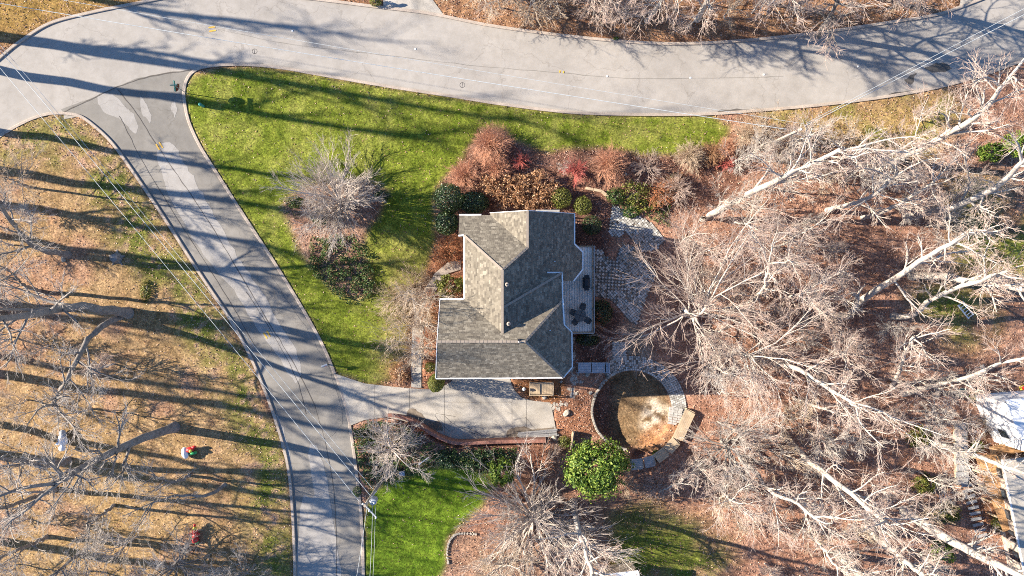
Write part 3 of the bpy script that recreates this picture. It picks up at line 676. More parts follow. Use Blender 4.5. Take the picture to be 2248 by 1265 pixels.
def roof_z(x, y, below=99):
    best = -1
    for a, b, c in roof_tris:
        det = (b.y - c.y) * (a.x - c.x) + (c.x - b.x) * (a.y - c.y)
        if abs(det) < 1e-9: continue
        u = ((b.y - c.y) * (x - c.x) + (c.x - b.x) * (y - c.y)) / det; v = ((c.y - a.y) * (x - c.x) + (a.x - c.x) * (y - c.y)) / det; w = 1 - u - v
        if u >= -.002 and v >= -.002 and w >= -.002:
            z = u * a.z + v * b.z + w * c.z
            if best < z < below: best = z
    return best
def wall(pts, m, z0=0.0, name='wall', zt=None):
    vs = []; fs = []
    for (x0, y0), (x1, y1) in zip(pts, pts[1:]):
        L = math.dist((x0, y0), (x1, y1)); k = max(1, int(L / .25)); b = len(vs)
        for i in range(k + 1):
            x, y = x0 + (x1 - x0) * i / k, y0 + (y1 - y0) * i / k; z = zt if zt else roof_z(x, y)
            if z < 0: z = 5.5
            vs += [(x, y, z0), (x, y, z - .06)]
        fs += [(b + 2 * i, b + 2 * i + 2, b + 2 * i + 3, b + 2 * i + 1) for i in range(k)]
    return MB().add(vs, fs).build(name, m, house)
wall([(-3.7, -1.15), (-3.7, 4.05), (-4.2, 4.05), (-4.2, 5.85), (-1.83, 5.85), (-1.7, 6.05), (4.98, 6.05), (4.98, 3.6), (5.72, 2.95), (5.72, 1.7), (5.0, .9), (3.9, .9)], M['siding'])
wall([(3.9, .9), (3.9, -3.25), (4.6, -3.85), (4.62, -6.4), (4.05, -7.1), (-5.8, -7.1), (-5.68, -1.2), (-3.7, -1.2)], M['siding'])
wall([(3.0, 1.0), (3.9, 1.0), (3.9, .9)], M['siding'], 5.2, zt=6.6)
wall([(-4.2, 5.85), (-4.2, 4.05), (-3.98, 4.05)], M['brick_red'], zt=5.45)
# gutters and fascia
for a, b in [(Q(-3.96, 4.35, 6.87), Q(-3.96, -.9, 6.87)), (Q(-4.0, -.9, 6.87), Q(-5.98, -.9, 6.87)), (Q(-6.3, -7.49, 6.86), Q(4.23, -7.42, 6.86)), (Q(4.25, -7.40, 6.86), Q(4.98, -6.55, 6.86)),
             (Q(4.98, -6.54, 6.86), Q(4.94, -3.66, 6.86)), (Q(4.93, -3.66, 6.86), Q(4.33, -3.08, 6.86)), (Q(4.33, -3.1, 6.86), Q(4.24, -1.04, 6.6)), (Q(4.18, -1.0, 6.52), Q(4.18, 1.26, 6.52)), (Q(4.2, 1.28, 6.52), Q(2.3, 1.28, 6.52)),
             (Q(5.32, 6.33, 4.93), Q(5.32, 3.77, 4.93)), (Q(5.32, 3.77, 4.93), Q(6.06, 3.11, 4.43)), (Q(6.06, 3.12, 4.43), Q(6.06, 1.57, 4.43)), (Q(6.06, 1.58, 4.43), Q(5.22, .57, 4.98)),
             (Q(-4.45, 6.18, 5.54), Q(-2.6, 6.18, 5.54)), (Q(-4.0, 4.38, 6.83), Q(-4.44, 4.33, 6.85))]:
    MB().bar(a, b, .13, .12).build('gutter', M['white_trim'], house)
for a, b in [(rA1 + Q(0, .02, -.06), Q(5.28, 6.35, 4.9)), (rA1 + Q(0, .02, -.06), Q(-1.83, 6.35, 5.5)), (Q(-5.97, -.94, 6.8), rC0 + Q(-.02, 0, -.07)), (rC0 + Q(-.02, 0, -.07), Q(-6.32, -7.45, 6.83))]:
    MB().bar(a, b, .05, .18).build('fascia_board', M['white_trim'], house)
for x, y, z in ((4.95, 3.9, 0), (4.28, -.95, 0), (-4.0, 4.2, 0), (-6.2, -7.2, 0), (4.95, -6.4, 0)):
    MB().bar((x, y, .1), (x, y, (4.7 if x > 4.5 and y > 0 else 6.5)), .08).build('downpipe', M['white_trim'], house)
# windows and doors in the walls
def window(cx, cy, z, w, h, ax):
    sx, sy = (w, .08) if ax == 'x' else (.08, w)
    f = MB().box((cx, cy, z), (sx, sy, h)).build('window', M['white_trim'], house)
    k = .10 if ax == 'x' else .10
    MB().box((cx, cy, z), ((w - .16) if ax == 'x' else .10, .10 if ax == 'x' else (w - .16), h - .16)).build('pane', M['glass'], f)
    MB().box((cx, cy, z), ((w - .1) if ax == 'x' else .12, .12 if ax == 'x' else (w - .1), .04)).build('glazing_bar', M['white_trim'], f)
for y in (-.2, 1.6, 3.2):
    window(-3.72, y, 5.2, 1.1, 1.5, 'y'); window(-3.72, y + (0.0 if y != 3.2 else 0), 2.1, 1.1, 1.6, 'y')
for y in (-3.0, -5.4): window(-5.76, y, 5.2, 1.1, 1.4, 'y'); window(-5.76, y, 2.0, 1.1, 1.5, 'y')
for x in (-3.6, -.8, 2.2): window(x, -7.12, 5.4, 1.2, 1.3, 'x')
for x in (0.2, 2.6, 4.2): window(x, 6.07, 2.0, 1.1, 1.5, 'x')
for y in (-1.8, -.2): window(3.93, y, 3.8, 1.2, 1.9, 'y')
window(4.64, -5.1, 5.0, 1.6, 1.5, 'y'); window(4.64, -5.1, 2.0, 1.6, 1.5, 'y'); window(5.74, 2.3, 3.5, .9, 1.6, 'y')
for x in (-4.0, -1.2):
    dpart = MB().box((x, -7.13, 1.12), (2.45, .08, 2.2)).build('garage_door', M['white_trim'], house)
    for k in range(4): MB().box((x, -7.18, .33 + k * .53), (2.3, .03, .46)).build('door_panel', M['white_trim'], dpart)
fd = MB().box((-3.74, 2.4, 1.05), (.08, 1.0, 2.1)).build('front_door', M['maroon'], house); MB().box((-3.81, 2.05, 1.0), (.05, .05, .15)).build('handle', M['grey_metal'], fd)
# roof vents and pipes
for px_, py_, r in ((1113, 625, .17), (1117, 711, .17)):
    z = 8.75; x, y, _ = P(px_, py_, z); z = roof_z(x, y)
    v = MB().lathe((x, y, z - .1), [(.06 * 1.6, 0), (.1, .22), (r, .24), (r * 1.02, .30), (r * .72, .37), (.05, .40)], 16).build('roof_vent', M['kerb_concrete'], roof)
    MB().lathe((x, y, z + .29), [(.07, 0), (.06, .03)], 12).build('vent_cap', M['dark_metal'], v)
for px_, py_ in ((1207, 725), (1220, 573), (1138, 747)):
    x, y, _ = P(px_, py_, 7.6); z = roof_z(x, y)
    MB().cyl((x, y, z - .1), (x, y, z + .28), .05, .045, 10).build('vent_pipe', M['white_trim'], roof)
x, y, _ = P(1139, 746, 9.4); MB().box((x, y, 9.5), (.2, .16, .22)).build('ridge_vent_box', M['dark_metal'], roof)
# rear deck (attached to the house)
DZ = 2.5
dk = MB().box((5.2, -.1, DZ - .14), (3.6, 7.3, .12)).build('deck', M['timber_grey'], house)
bx = 4.0
while bx < 7.05:
    ya, yb = -3.86, 3.62
    if bx < 5.78: yb = .82 if bx < 4.9 else (.82 + max(0, (bx - 4.98) * 1.05))
    if bx < 4.65: ya = -3.2 - max(0, (bx - 3.9) * .9)
    if yb - ya > .3: MB().box((bx, (ya + yb) / 2 + R.uniform(-.01, .01), DZ - .05 + R.uniform(0, .004)), (.122, yb - ya, .04)).build('deck_board', M['deck_wood'], dk)
    if 5.78 <= bx or bx > 5.9: pass
    bx += .145
for yy in (2.98,):
    for k in range(7): MB().box((5.1 + k * .145, 3.33, DZ - .045), (.132, .58, .04)).build('deck_board', M['deck_wood'], dk)
MB().box((7.12, -.12, DZ - .05), (.10, 7.6, .22)).build('deck_edge', M['timber'], dk)
MB().box((6.0, -3.93, DZ - .05), (2.3, .08, .2)).build('deck_edge', M['timber'], dk); MB().box((6.1, 3.69, DZ - .05), (2.1, .08, .2)).build('deck_edge', M['timber'], dk)
for y in (-3.8, -1.9, 0, 1.9, 3.6): MB().box((7.08, y, DZ / 2), (.12, .12, DZ)).build('deck_post', M['timber'], dk)
for y in (-3.85, -1.9, 0.05, 1.95, 3.62): MB().box((7.16, y, DZ + .45), (.09, .09, 1.0)).build('rail_post', M['timber_grey'], dk)
MB().box((7.17, -.1, DZ + .96), (.09, 7.6, .04)).build('rail', M['timber_grey'], dk); MB().box((6.05, -3.96, DZ + .96), (2.2, .08, .04)).build('rail', M['timber_grey'], dk)
rb = MB()
for k in range(58): rb.box((7.165, -3.75 + k * .128, DZ + .5), (.025, .025, .9))
o = rb.build('baluster', M['dark_metal'], dk); o['kind'] = 'stuff'
MB().box((5.05, -4.1, 1.9), (.7, .5, .12)).build('deck_step', M['timber_grey'], house)
# grill, table, chairs on the deck
def at(px_, py_, z): x, y, _ = P(px_, py_, z); return x, y, z
x, y, _ = at(1288, 621, DZ + .9)
gr = thing('grill', 'black covered barbecue grill standing on the deck by the rail', 'grill', (x, y, DZ - .03))
MB().box((0, 0, .45), (.58, .98, .9)).build('cover', M['black_cover'], gr, bevel=.05)
MB().box((-.02, 0, 1.0), (.46, .78, .2), 0, .8).build('lid', M['black_cover'], gr, bevel=.04); MB().bar((-.3, -.3, .95), (-.3, .3, .95), .03).build('handle', M['dark_metal'], gr)
for s in (-1, 1): MB().box((.0, s * .58, .82), (.42, .2, .03)).build('side_shelf', M['dark_metal'], gr)
tx, ty, _ = at(1274, 693, DZ + .7)
tb = thing('patio_table', 'round grey metal table on the deck with chairs round it', 'table', (tx, ty, DZ - .03))
MB().lathe((0, 0, .69), [(.02, 0), (.52, 0), (.54, .015), (.54, .03), (.02, .035)], 26).build('tabletop', M['mesh_grey'], tb)
cr = MB(); cr.bar((-.5, .18, .727), (.5, -.18, .727), .035, .008); cr.bar((-.18, -.5, .729), (.18, .5, .729), .035, .008); cr.build('frame_bar', M['dark_metal'], tb)
for a in (.7, 2.27, 3.84, 5.41): MB().bar((.4 * math.cos(a), .4 * math.sin(a), 0), (.3 * math.cos(a), .3 * math.sin(a), .69), .035).build('leg', M['dark_metal'], tb)
ch = None
for px_, py_, lab in ((1279, 674, 'grey mesh chair on the side of the deck table towards the grill'), (1258, 686, 'grey mesh chair at the deck table, closest to the house wall'),
                      (1263, 706, 'grey mesh chair pulled a little out from the deck table towards the house corner'), (1289, 703, 'grey mesh chair at the deck table, closest to the deck railing')):
    x, y, _ = at(px_, py_, DZ + .45); rz = math.atan2(y - ty, x - tx) - math.pi / 2
    if ch is None:
        ch = thing('patio_chair', lab, 'chair', (0, 0, 0), 0, 'mesh chairs round the deck table')
        MB().box((0, 0, .42), (.46, .46, .04)).build('seat', M['mesh_grey'], ch, bevel=.01)
        MB().bar((0, .22, .42), (0, .34, .88), .44, .03, (0, 1, 0)).build('backrest', M['mesh_grey'], ch)
        for s in (-1, 1):
            MB().bar((s * .22, -.2, 0), (s * .22, -.2, .62), .03).build('leg', M['dark_metal'], ch); MB().bar((s * .22, .2, 0), (s * .22, .22, .62), .03).build('leg', M['dark_metal'], ch)
            MB().box((s * .24, 0, .63), (.05, .46, .03)).build('armrest', M['dark_metal'], ch)
        c = ch
    else: c = copy_tree(ch); c['label'] = lab
    c.location = (x, y, DZ - .03); c.rotation_euler = (0, 0, rz)

# ---------------------------------------------------------------- garden hard landscape
def pavers(name, parent, px_poly, size, ang, z, miss, seed, missfield=None):
    r = np.random.default_rng(seed); poly = [P(x, y)[:2] for x, y in px_poly]
    xs_ = [p[0] for p in poly]; ys_ = [p[1] for p in poly]; cx, cy = (min(xs_) + max(xs_)) / 2, (min(ys_) + max(ys_)) / 2
    n = int(max(max(xs_) - min(xs_), max(ys_) - min(ys_)) / size) + 2; k = np.arange(-n, n + 1); I, J = np.meshgrid(k, k)
    X = cx + size * (I * math.cos(ang) - J * math.sin(ang)); Y = cy + size * (I * math.sin(ang) + J * math.cos(ang))
    ok = inside(poly, X, Y); prob = miss if missfield is None else missfield(X, Y, I, J)
    ok &= r.random(X.shape) > prob; mb = MB()
    for x, y in zip(X[ok], Y[ok]): mb.box((x + r.normal(0, .006), y + r.normal(0, .006), z - .03 + r.uniform(-.006, .008)), (size * .9, size * .9, .08), ang + r.normal(0, .03), .95)
    o = mb.build(name, M['paver'], parent); o['kind'] = 'stuff'; return o
pat = sheet('patio', PATIO_LOW, -0.005, M['stain'], kind='structure')
def mf(X, Y, I, J):
    a = np.exp(-(((X - 9.0) / 2.2) ** 2 + ((Y - .9) / 1.7) ** 2)); return np.where(((I + J) % 2 == 0), a * .95 + .05, .03)
pavers('paver', pat, PATIO_LOW, .215, .72, .05, 0, 1, mf)
pat2 = sheet('upper_patio', PATIO_UP, -0.004, M['stain'], kind='structure'); pavers('paver', pat2, PATIO_UP, .215, .66, .05, .03, 2)
pat3 = sheet('lower_patio', PATIO_S, -0.003, M['stain'], kind='structure')
for k in range(11):
    for j in range(4): x, y, _ = P(1348 + j * 7.6 + (k % 2) * 2, 753 + k * 3.7); MB().box((x, y, .02 + R.uniform(-.01, .01)), (.29, .135, .08), R.normal(0, .03), .95).build('paver', M['paver'], pat3)
rg = sheet('ring_path', RING, -0.002, M['stain'], kind='structure')
mb = MB(); cx0, cy0, _ = P(*CIRC)
for kr, rr in enumerate(np.arange(CR + 3, CR + 33, 4.6)):
    r_ = rr / PPM; n = int(2.3 * r_ / .20)
    for i in range(n):
        a = -.1 + 2.3 * (i + .5 * (kr % 2)) / n
        if a > .75 and (i + kr) % 3 == 0 and R.random() < .75 and kr not in (0,): continue
        mb.box((cx0 + r_ * math.cos(a), cy0 + r_ * math.sin(a), .02 + R.uniform(-.008, .008)), (.178, .178, .08), a + R.normal(0, .05), .95)
o = mb.build('paver', M['paver'], rg); o['kind'] = 'stuff'
# low ring of white stones on the west side of the sunken garden
edge = thing('stone_edging', 'curved row of pale stones edging the sunken round garden', 'stone edging', P(*CIRC))
for i, t in enumerate(np.linspace(0, 1, 25)):
    L = smooth_line([(1338, 826), (1322, 845), (1310, 862), (1302, 885), (1299, 905), (1303, 925), (1311, 945), (1323, 960)], 10); x, y, _ = P(*L[min(int(t * (len(L) - 1)), len(L) - 1)])
    j = min(int(t * (len(L) - 1)), len(L) - 2); d = Vector(P(*L[j + 1])) - Vector(P(*L[j]))
    MB().box((x - edge.location.x, y - edge.location.y, .05), (.30 * R.uniform(.75, 1.05), .23, .26), math.atan2(d.y, d.x) + R.normal(0, .12), .85).build('stone', M['stone'], edge, bevel=.03)
# retaining wall inside the sunken circle
mb = MB(); vs = []
A = np.linspace(math.radians(115), math.radians(262), 40)
for a in A:
    for r_, z in ((CR / PPM - .02, -1.25), (CR / PPM - .02, .02), (CR / PPM + .22, .06)): vs.append((cx0 + r_ * math.cos(a), cy0 + r_ * math.sin(a), z))
mb.add(vs, [(3 * i + k, 3 * i + 3 + k, 3 * i + 4 + k, 3 * i + 1 + k) for i in range(len(A) - 1) for k in (0, 1)])
tag(mb.build('retaining_wall', M['rock']), 'dark curved retaining wall round the sunken side of the dirt circle', 'retaining wall')
# timber boardwalk curving along the circle
BW = [(1483, 890), (1500, 896), (1524, 905), (1531, 915), (1512, 952), (1494, 977), (1472, 996), (1447, 1013), (1415, 1024), (1384, 1028)]
bw = thing('boardwalk', 'curved bench-like boardwalk of weathered planks round the dirt circle', 'boardwalk', P(1480, 960))
segs = [((1516, 903), (1487, 965)), ((1485, 968), (1465, 990)), ((1463, 991), (1440, 1008)), ((1437, 1011), (1414, 1017)), ((1411, 1018), (1384, 1021))]
for k, (a, b) in enumerate(segs):
    A_, B_ = Vector(P(*a, .5)), Vector(P(*b, .5)); t = (B_ - A_).normalized(); nn = Vector((-t.y, t.x, 0))
    for j in range(6):
        off = nn * ((j - 2.5) * .165); q = -bw.location
        MB().bar(A_ + off + q + t * .01 * j, B_ + off + q - t * R.uniform(0, .06), .155, .05).build('plank', M['timber'] if k < 3 else M['timber_grey'], bw)
    MB().box((A_.x - bw.location.x, A_.y - bw.location.y, .2), (.16, .8, .5), math.atan2(t.y, t.x)).build('support', M['timber'], bw)
for k in range(7):
    for j in range(3 if k < 6 else 2):
        x, y, _ = P(1474 + j * 9.5 - k * .5 + R.uniform(-1, 1), 896 + k * 5.4 + j * 1.6); MB().box((x - bw.location.x, y - bw.location.y, .06), (.38, .20, .12), -.16 + R.normal(0, .02), .97).build('step_block', M['paver'], bw)
# brick retaining wall with a cap, south of the driveway
WL = smooth_line([(848, 915), (870, 916), (900, 924), (922, 934), (945, 949), (965, 960), (985, 968), (1003, 972), (1030, 972), (1100, 969), (1198, 967)], 5)
bwl = thing('brick_wall', 'low curved red brick retaining wall beside the driveway', 'wall', P(950, 950))
wz = lambda k: .35 + 1.1 * min(1, k / 17)
pw = [Vector(P(*p, 1.2)) - bwl.location for p in WL]
for q_ in pw: q_.z = 0; mbw = MB(); vs = []
for i, p in enumerate(pw):
    t = (pw[min(i + 1, len(pw) - 1)] - pw[max(i - 1, 0)]).normalized(); nn = Vector((-t.y, t.x, 0)) * .12
    vs += [tuple(p - nn + Vector((0, 0, -.1))), tuple(p - nn + Vector((0, 0, wz(i)))), tuple(p + nn + Vector((0, 0, wz(i)))), tuple(p + nn + Vector((0, 0, -.1)))]
mbw.add(vs, [(4 * i + k, 4 * i + 4 + k, 4 * i + 5 + k, 4 * i + 1 + k) for i in range(len(pw) - 1) for k in range(3)] + [(0, 1, 2, 3)]).build('brickwork', M['brick_red'], bwl)
d_ = 0.0; acc = [0.0]
for i in range(len(pw) - 1): acc.append(acc[-1] + (pw[i + 1] - pw[i]).length)
nb = int(acc[-1] / .115)
for k in range(nb):
    s = (k + .5) * acc[-1] / nb; i = max(j for j in range(len(acc) - 1) if acc[j] <= s); f = (s - acc[i]) / (acc[i + 1] - acc[i]); p = pw[i].lerp(pw[i + 1], f); t = pw[i + 1] - pw[i]
    MB().box((p.x, p.y, wz(i + f) + .035 + R.uniform(-.004, .006)), (.104, .29, .07), math.atan2(t.y, t.x)).build('brick', M['brick_cap'], bwl)
# flagstones
def voronoi_stones(parent, px_poly, spacing, seed, m, z0=.0, h=.07, name='flagstone'):
    r = random.Random(seed); poly = [P(x, y)[:2] for x, y in px_poly]; x0, x1 = min(p[0] for p in poly), max(p[0] for p in poly); y0, y1 = min(p[1] for p in poly), max(p[1] for p in poly)
    S = [(x + r.uniform(-.33, .33) * spacing, y + r.uniform(-.33, .33) * spacing) for x in np.arange(x0 - spacing, x1 + spacing * 1.5, spacing) for y in np.arange(y0 - spacing, y1 + spacing * 1.5, spacing)]
    for s in S:
        if not inside(poly, np.array([s[0]]), np.array([s[1]]))[0]: continue
        c = [(s[0] - spacing, s[1] - spacing), (s[0] + spacing, s[1] - spacing), (s[0] + spacing, s[1] + spacing), (s[0] - spacing, s[1] + spacing)]
        for q in S:
            if q is s or math.dist(s, q) > spacing * 2.6: continue
            mx, my = (s[0] + q[0]) / 2, (s[1] + q[1]) / 2; dx, dy = s[0] - q[0], s[1] - q[1]; out = []
            dd_ = math.hypot(dx, dy); mx += dx / dd_ * .022; my += dy / dd_ * .022
            for i in range(len(c)):
                a, b = c[i], c[(i + 1) % len(c)]; da = (a[0] - mx) * dx + (a[1] - my) * dy; db = (b[0] - mx) * dx + (b[1] - my) * dy
                if da >= 0: out.append(a)
                if (da >= 0) != (db >= 0): t = da / (da - db); out.append((a[0] + (b[0] - a[0]) * t, a[1] + (b[1] - a[1]) * t))
            c = out
            if len(c) < 3: break
        if len(c) >= 3: MB().prism(c, z0 - .05, z0 + h + r.uniform(-.02, .02)).build(name, m, parent)
fp = sheet('flagstone_path', [(1247, 800), (1262, 800), (1276, 818), (1276, 842), (1262, 852), (1266, 868), (1258, 876), (1240, 884), (1222, 902), (1212, 905), (1208, 886), (1240, 872), (1246, 848), (1250, 830)], -0.001, M['stain'], kind='structure')
voronoi_stones(fp, [(1247, 803), (1262, 803), (1276, 820), (1276, 840), (1260, 850), (1248, 848), (1250, 830)], .42, 3, M['stone'])
voronoi_stones(fp, [(1247, 852), (1266, 854), (1266, 870), (1250, 872)], .36, 4, M['stone'], .03)
voronoi_stones(fp, [(1208, 888), (1244, 874), (1250, 882), (1222, 902), (1213, 906)], .36, 5, M['stone'])
voronoi_stones(fp, [(1249, 735), (1258, 735), (1260, 800), (1250, 800)], .40, 6, M['stone'])
# grey ramp of slats
x, y, _ = P(1301, 808, .5); rp = thing('slatted_footbridge', 'blue-grey slatted wooden ramp beside the flagstone path', 'ramp', (x, y, 0))
for k in range(2):
    for j in range(6): MB().box((-.72 + k * 1.26, -.36 + j * .145, .48 + .02 * k), (1.18, .132, .05)).build('slat', M['paint_blue_grey'], rp)
for j in range(6): MB().box((1.33, -.36 + j * .145, .60), (.22, .132, .05)).build('slat', M['paint_blue_grey'], rp)
for yy in (-.44, .46): MB().box((.0, yy, .30), (2.9, .05, .5)).build('side_rail', M['paint_blue_grey'], rp)
MB().box((1.5, 0, .42), (.12, .95, .6)).build('end_post', M['paint_blue_grey'], rp)
# wooden landing beside the garage
x, y, _ = P(1188, 853, .5); ld = thing('wooden_landing', 'small wooden landing with a rail beside the garage wall', 'landing', (x, y, 0))
for k in range(15): MB().box((-.98 + k * .14, 0, .45), (.128, 1.1, .04)).build('board', M['timber'], ld)
for a, b in (((1.08, -.58, .95), (1.08, .55, .95)), ((-1.05, -.58, .95), (1.1, -.58, .95)), ((-1.05, -.58, .95), (-1.05, .55, .95))): MB().bar(a, b, .07, .05).build('rail', M['timber'], ld)
for a in ((1.08, -.58), (-1.05, -.58), (1.08, .55), (-1.05, .55), (0, -.58)): MB().box((a[0], a[1], .48), (.08, .08, .96)).build('post', M['timber'], ld)
# north balcony strip
x, y, _ = P(1201, 460, 2.6); nb_ = thing('wooden_balcony', 'narrow grey wooden balcony projecting under the north gable', 'balcony', (x, 6.4, 0))
for k in range(5): MB().box((0, -.28 + k * .14, 4.2), (2.0, .128, .04)).build('board', M['timber_grey'], nb_)
for s in (-.97, .97): MB().box((s, .3, 2.1), (.1, .1, 4.2)).build('post', M['timber'], nb_)
# timbers, log, edging, rocks
x, y, _ = P(1181, 953, .2); tp = thing('timber_pile', 'stack of long weathered grey timbers at the driveway end', 'timbers', (x, y, 0), .07)
for j in range(4): MB().box((R.uniform(-.1, .1), -.24 + j * .16, .14 + .05 * (j % 2)), (3.6, .15, .16), R.normal(0, .012)).build('timber', M['timber_grey'], tp)
a_, b_ = Vector(P(1258, 948, .5)), Vector(P(1252, 986, .5)); mid = (a_ + b_) / 2
pl_ = thing('plank_barrier', 'upright weathered plank barrier beside the small round boxwood', 'barrier', (mid.x, mid.y, 0))
MB().bar(a_ - mid + Vector((0, 0, .45)), b_ - mid + Vector((0, 0, .45)), .10, .9).build('plank', M['timber'], pl_); MB().bar(a_ - mid + Vector((.12, 0, .3)), b_ - mid + Vector((.14, 0, .3)), .08, .6).build('plank', M['timber_grey'], pl_)
eg = thing('timber_edging', 'curved timber edging at the top of the garden path', 'edging', P(1310, 420))
for a, b in (((1285, 414), (1301, 417)), ((1302, 417), (1320, 421)), ((1320, 421), (1334, 433))):
    A_, B_ = Vector(P(*a)) - eg.location, Vector(P(*b)) - eg.location; MB().bar(A_ + Vector((0, 0, .2)), B_ + Vector((0, 0, .2)), .24, .4).build('timber', M['timber'], eg)
def rock(px_, py_, r, label, cat='rock', z=None, m='rock', sq=.6, seed=0, name='rock', group=None):
    g = np.random.default_rng(seed + 5); bm = bmesh.new(); bmesh.ops.create_icosphere(bm, subdivisions=2, radius=1)
    for v in bm.verts:
        k = 1 + .28 * (vnoise(np.array(v.co.x * 1.4 + seed), np.array(v.co.y * 1.4 + v.co.z), seed) - .5) * 2; v.co = Vector((v.co.x * r * k, v.co.y * r * k * .8, v.co.z * r * sq * k))
    me = bpy.data.meshes.new(name); bm.to_mesh(me); bm.free(); me.materials.append(M[m]); o = link(name, me)
    x, y, _ = P(px_, py_); o.location = (x, y, float(ground_z(px_, py_)) + r * sq * .4 if z is None else z); o.rotation_euler.z = seed
    return tag(o, label, cat, group)
rock(1243, 907, .36, 'pale boulder on the leaf-covered slope beside the flagstones', seed=1)
rock(1218, 962, .33, 'rounded stone beside the small boxwood at the wall end', seed=2)
rock(1290, 822, .24, 'flat pale stone just below the blue-grey ramp', seed=3, sq=.35)
rock(1232, 838, .14, 'small white stone at the corner of the house mulch', seed=4)
rock(141, 570, .26, 'small white rock on the dry field above the stump', seed=5)
rock(142, 572 + 78, .001 + .2, 'white rock lying among the bare field branches', seed=6)
rock(1296, 862, .2, 'square pale stone beside the flagstone steps', seed=7)
rock(1404, 651, .2, 'pale round stone disc on the paver patio', seed=8, sq=.3, m='white_paint')
rock(985, 843, .01 + .12, 'tiny pale stone on the shaded driveway', seed=9)
rock(1374, 383, .16, 'flat pale stone in the brown flower bed', seed=12, m='stone')
x, y, _ = P(258, 567); st = thing('tree_stump', 'weathered grey tree stump on the dry field', 'stump', (x, y, 0))
MB().lathe((0, 0, -.1), [(.62, 0), (.45, .25), (.38, .6), (.36, .85), (.05, .87)], 14).build('stump_wood', M['bark_grey'], st)
for k in range(5): a = k * 1.26 + .3; MB().cyl((.3 * math.cos(a), .3 * math.sin(a), .18), (.95 * math.cos(a), .95 * math.sin(a), -.05), .15, .05, 7).build('root', M['bark_grey'], st)
# stone edging of the south bed
be = thing('bed_edging', 'row of small stones edging the brown bed on the south lawn', 'stone edging', P(1000, 1180))
L = smooth_line([(984, 1235), (982, 1210), (987, 1188), (1000, 1173), (1020, 1170), (1045, 1172)], 8)
for i in range(0, len(L), 2): x, y, _ = P(*L[i]); MB().box((x - be.location.x, y - be.location.y, .12), (.24, .17, .2), R.uniform(0, 3), .8).build('stone', M['stone'], be)

# ---------------------------------------------------------------- vegetation generators
def unit(a): return a / (np.linalg.norm(a, axis=-1, keepdims=True) + 1e-9)
def spawn(r, pts, rad, n, t0, t1, lenf, ang, K, wig=.18, up=.0, rf=.6, angj=.18, end=.35, minr=.008, short=.45, maxlen=99):
    N, K0, _ = pts.shape
    L = np.linalg.norm(np.diff(pts, axis=1), axis=2).sum(1)
    t = ((np.arange(n)[None, :] + r.random((N, n))) / n) * (t1 - t0) + t0
    f = np.clip(t * (K0 - 1), 0, K0 - 1.001); i = f.astype(int); w = (f - i)[..., None]; a = np.arange(N)[:, None]
    s = pts[a, i] * (1 - w) + pts[a, i + 1] * w; tan = unit(pts[a, i + 1] - pts[a, i])
    rp = rad[a, i] * (1 - w[..., 0]) + rad[a, i + 1] * w[..., 0]
    v = r.normal(0, 1, s.shape); v -= (v * tan).sum(-1, keepdims=True) * tan; v = unit(v)
    an = ang + r.normal(0, angj, t.shape)
    d = np.cos(an)[..., None] * tan + np.sin(an)[..., None] * v
    ln = np.minimum(L[:, None] * lenf, maxlen) * (1 - short * t) * r.uniform(.6, 1.25, t.shape)
    M_ = N * n; s = s.reshape(M_, 3); d = unit(d.reshape(M_, 3)); ln = ln.reshape(M_); r0 = np.maximum(rp.reshape(M_) * rf, minr)
    P_ = np.empty((M_, K, 3)); P_[:, 0] = s; st = (ln / (K - 1))[:, None]
    for k in range(1, K):
        P_[:, k] = P_[:, k - 1] + d * st; d = d + r.normal(0, wig, d.shape); d[:, 2] += up; d = unit(d)
    Rr = r0[:, None] * np.linspace(1, end, K)[None, :]
    return P_, Rr
def tubes(pts, rad, S=3):
    N, K, _ = pts.shape
    tan = np.empty_like(pts); tan[:, 1:-1] = pts[:, 2:] - pts[:, :-2]; tan[:, 0] = pts[:, 1] - pts[:, 0]; tan[:, -1] = pts[:, -1] - pts[:, -2]; tan = unit(tan)
    ref = np.where(np.abs(tan[..., 2:3]) > .9, np.array([1.0, 0, 0]), np.array([0, 0, 1.0])); a = unit(np.cross(tan, ref)); b = np.cross(tan, a)
    th = np.arange(S) * 2 * np.pi / S
    v = pts[:, :, None] + rad[:, :, None, None] * (a[:, :, None] * np.cos(th)[:, None] + b[:, :, None] * np.sin(th)[:, None])
    base = (np.arange(N)[:, None, None] * K + np.arange(K - 1)[None, :, None]) * S; k = np.arange(S)[None, None, :]; k2 = (k + 1) % S
    f = np.stack([base + k, base + k2, base + S + k2, base + S + k], -1).reshape(-1, 4)
    return v.reshape(-1, 3), f
class Tub:
    def __init__(s): s.V = []; s.F = []; s.m = []; s.n = 0
    def add(s, pts, rad, S=3, mi=0):
        v, f = tubes(pts, rad, S); s.V.append(v); s.F.append(f + s.n); s.n += len(v); s.m.append(np.full(len(f), mi)); return s
    def mesh(s, name, mats): return mesh_np(name, np.concatenate(s.V), np.concatenate(s.F), mats, np.concatenate(s.m), smooth=True)
def resample(path, K):
    p = np.array(smooth_line(path, 8)); d = np.concatenate([[0], np.cumsum(np.linalg.norm(np.diff(p, axis=0), axis=1))]); t = np.linspace(0, d[-1], K)
    return np.stack([np.interp(t, d, p[:, k]) for k in range(3)], 1)
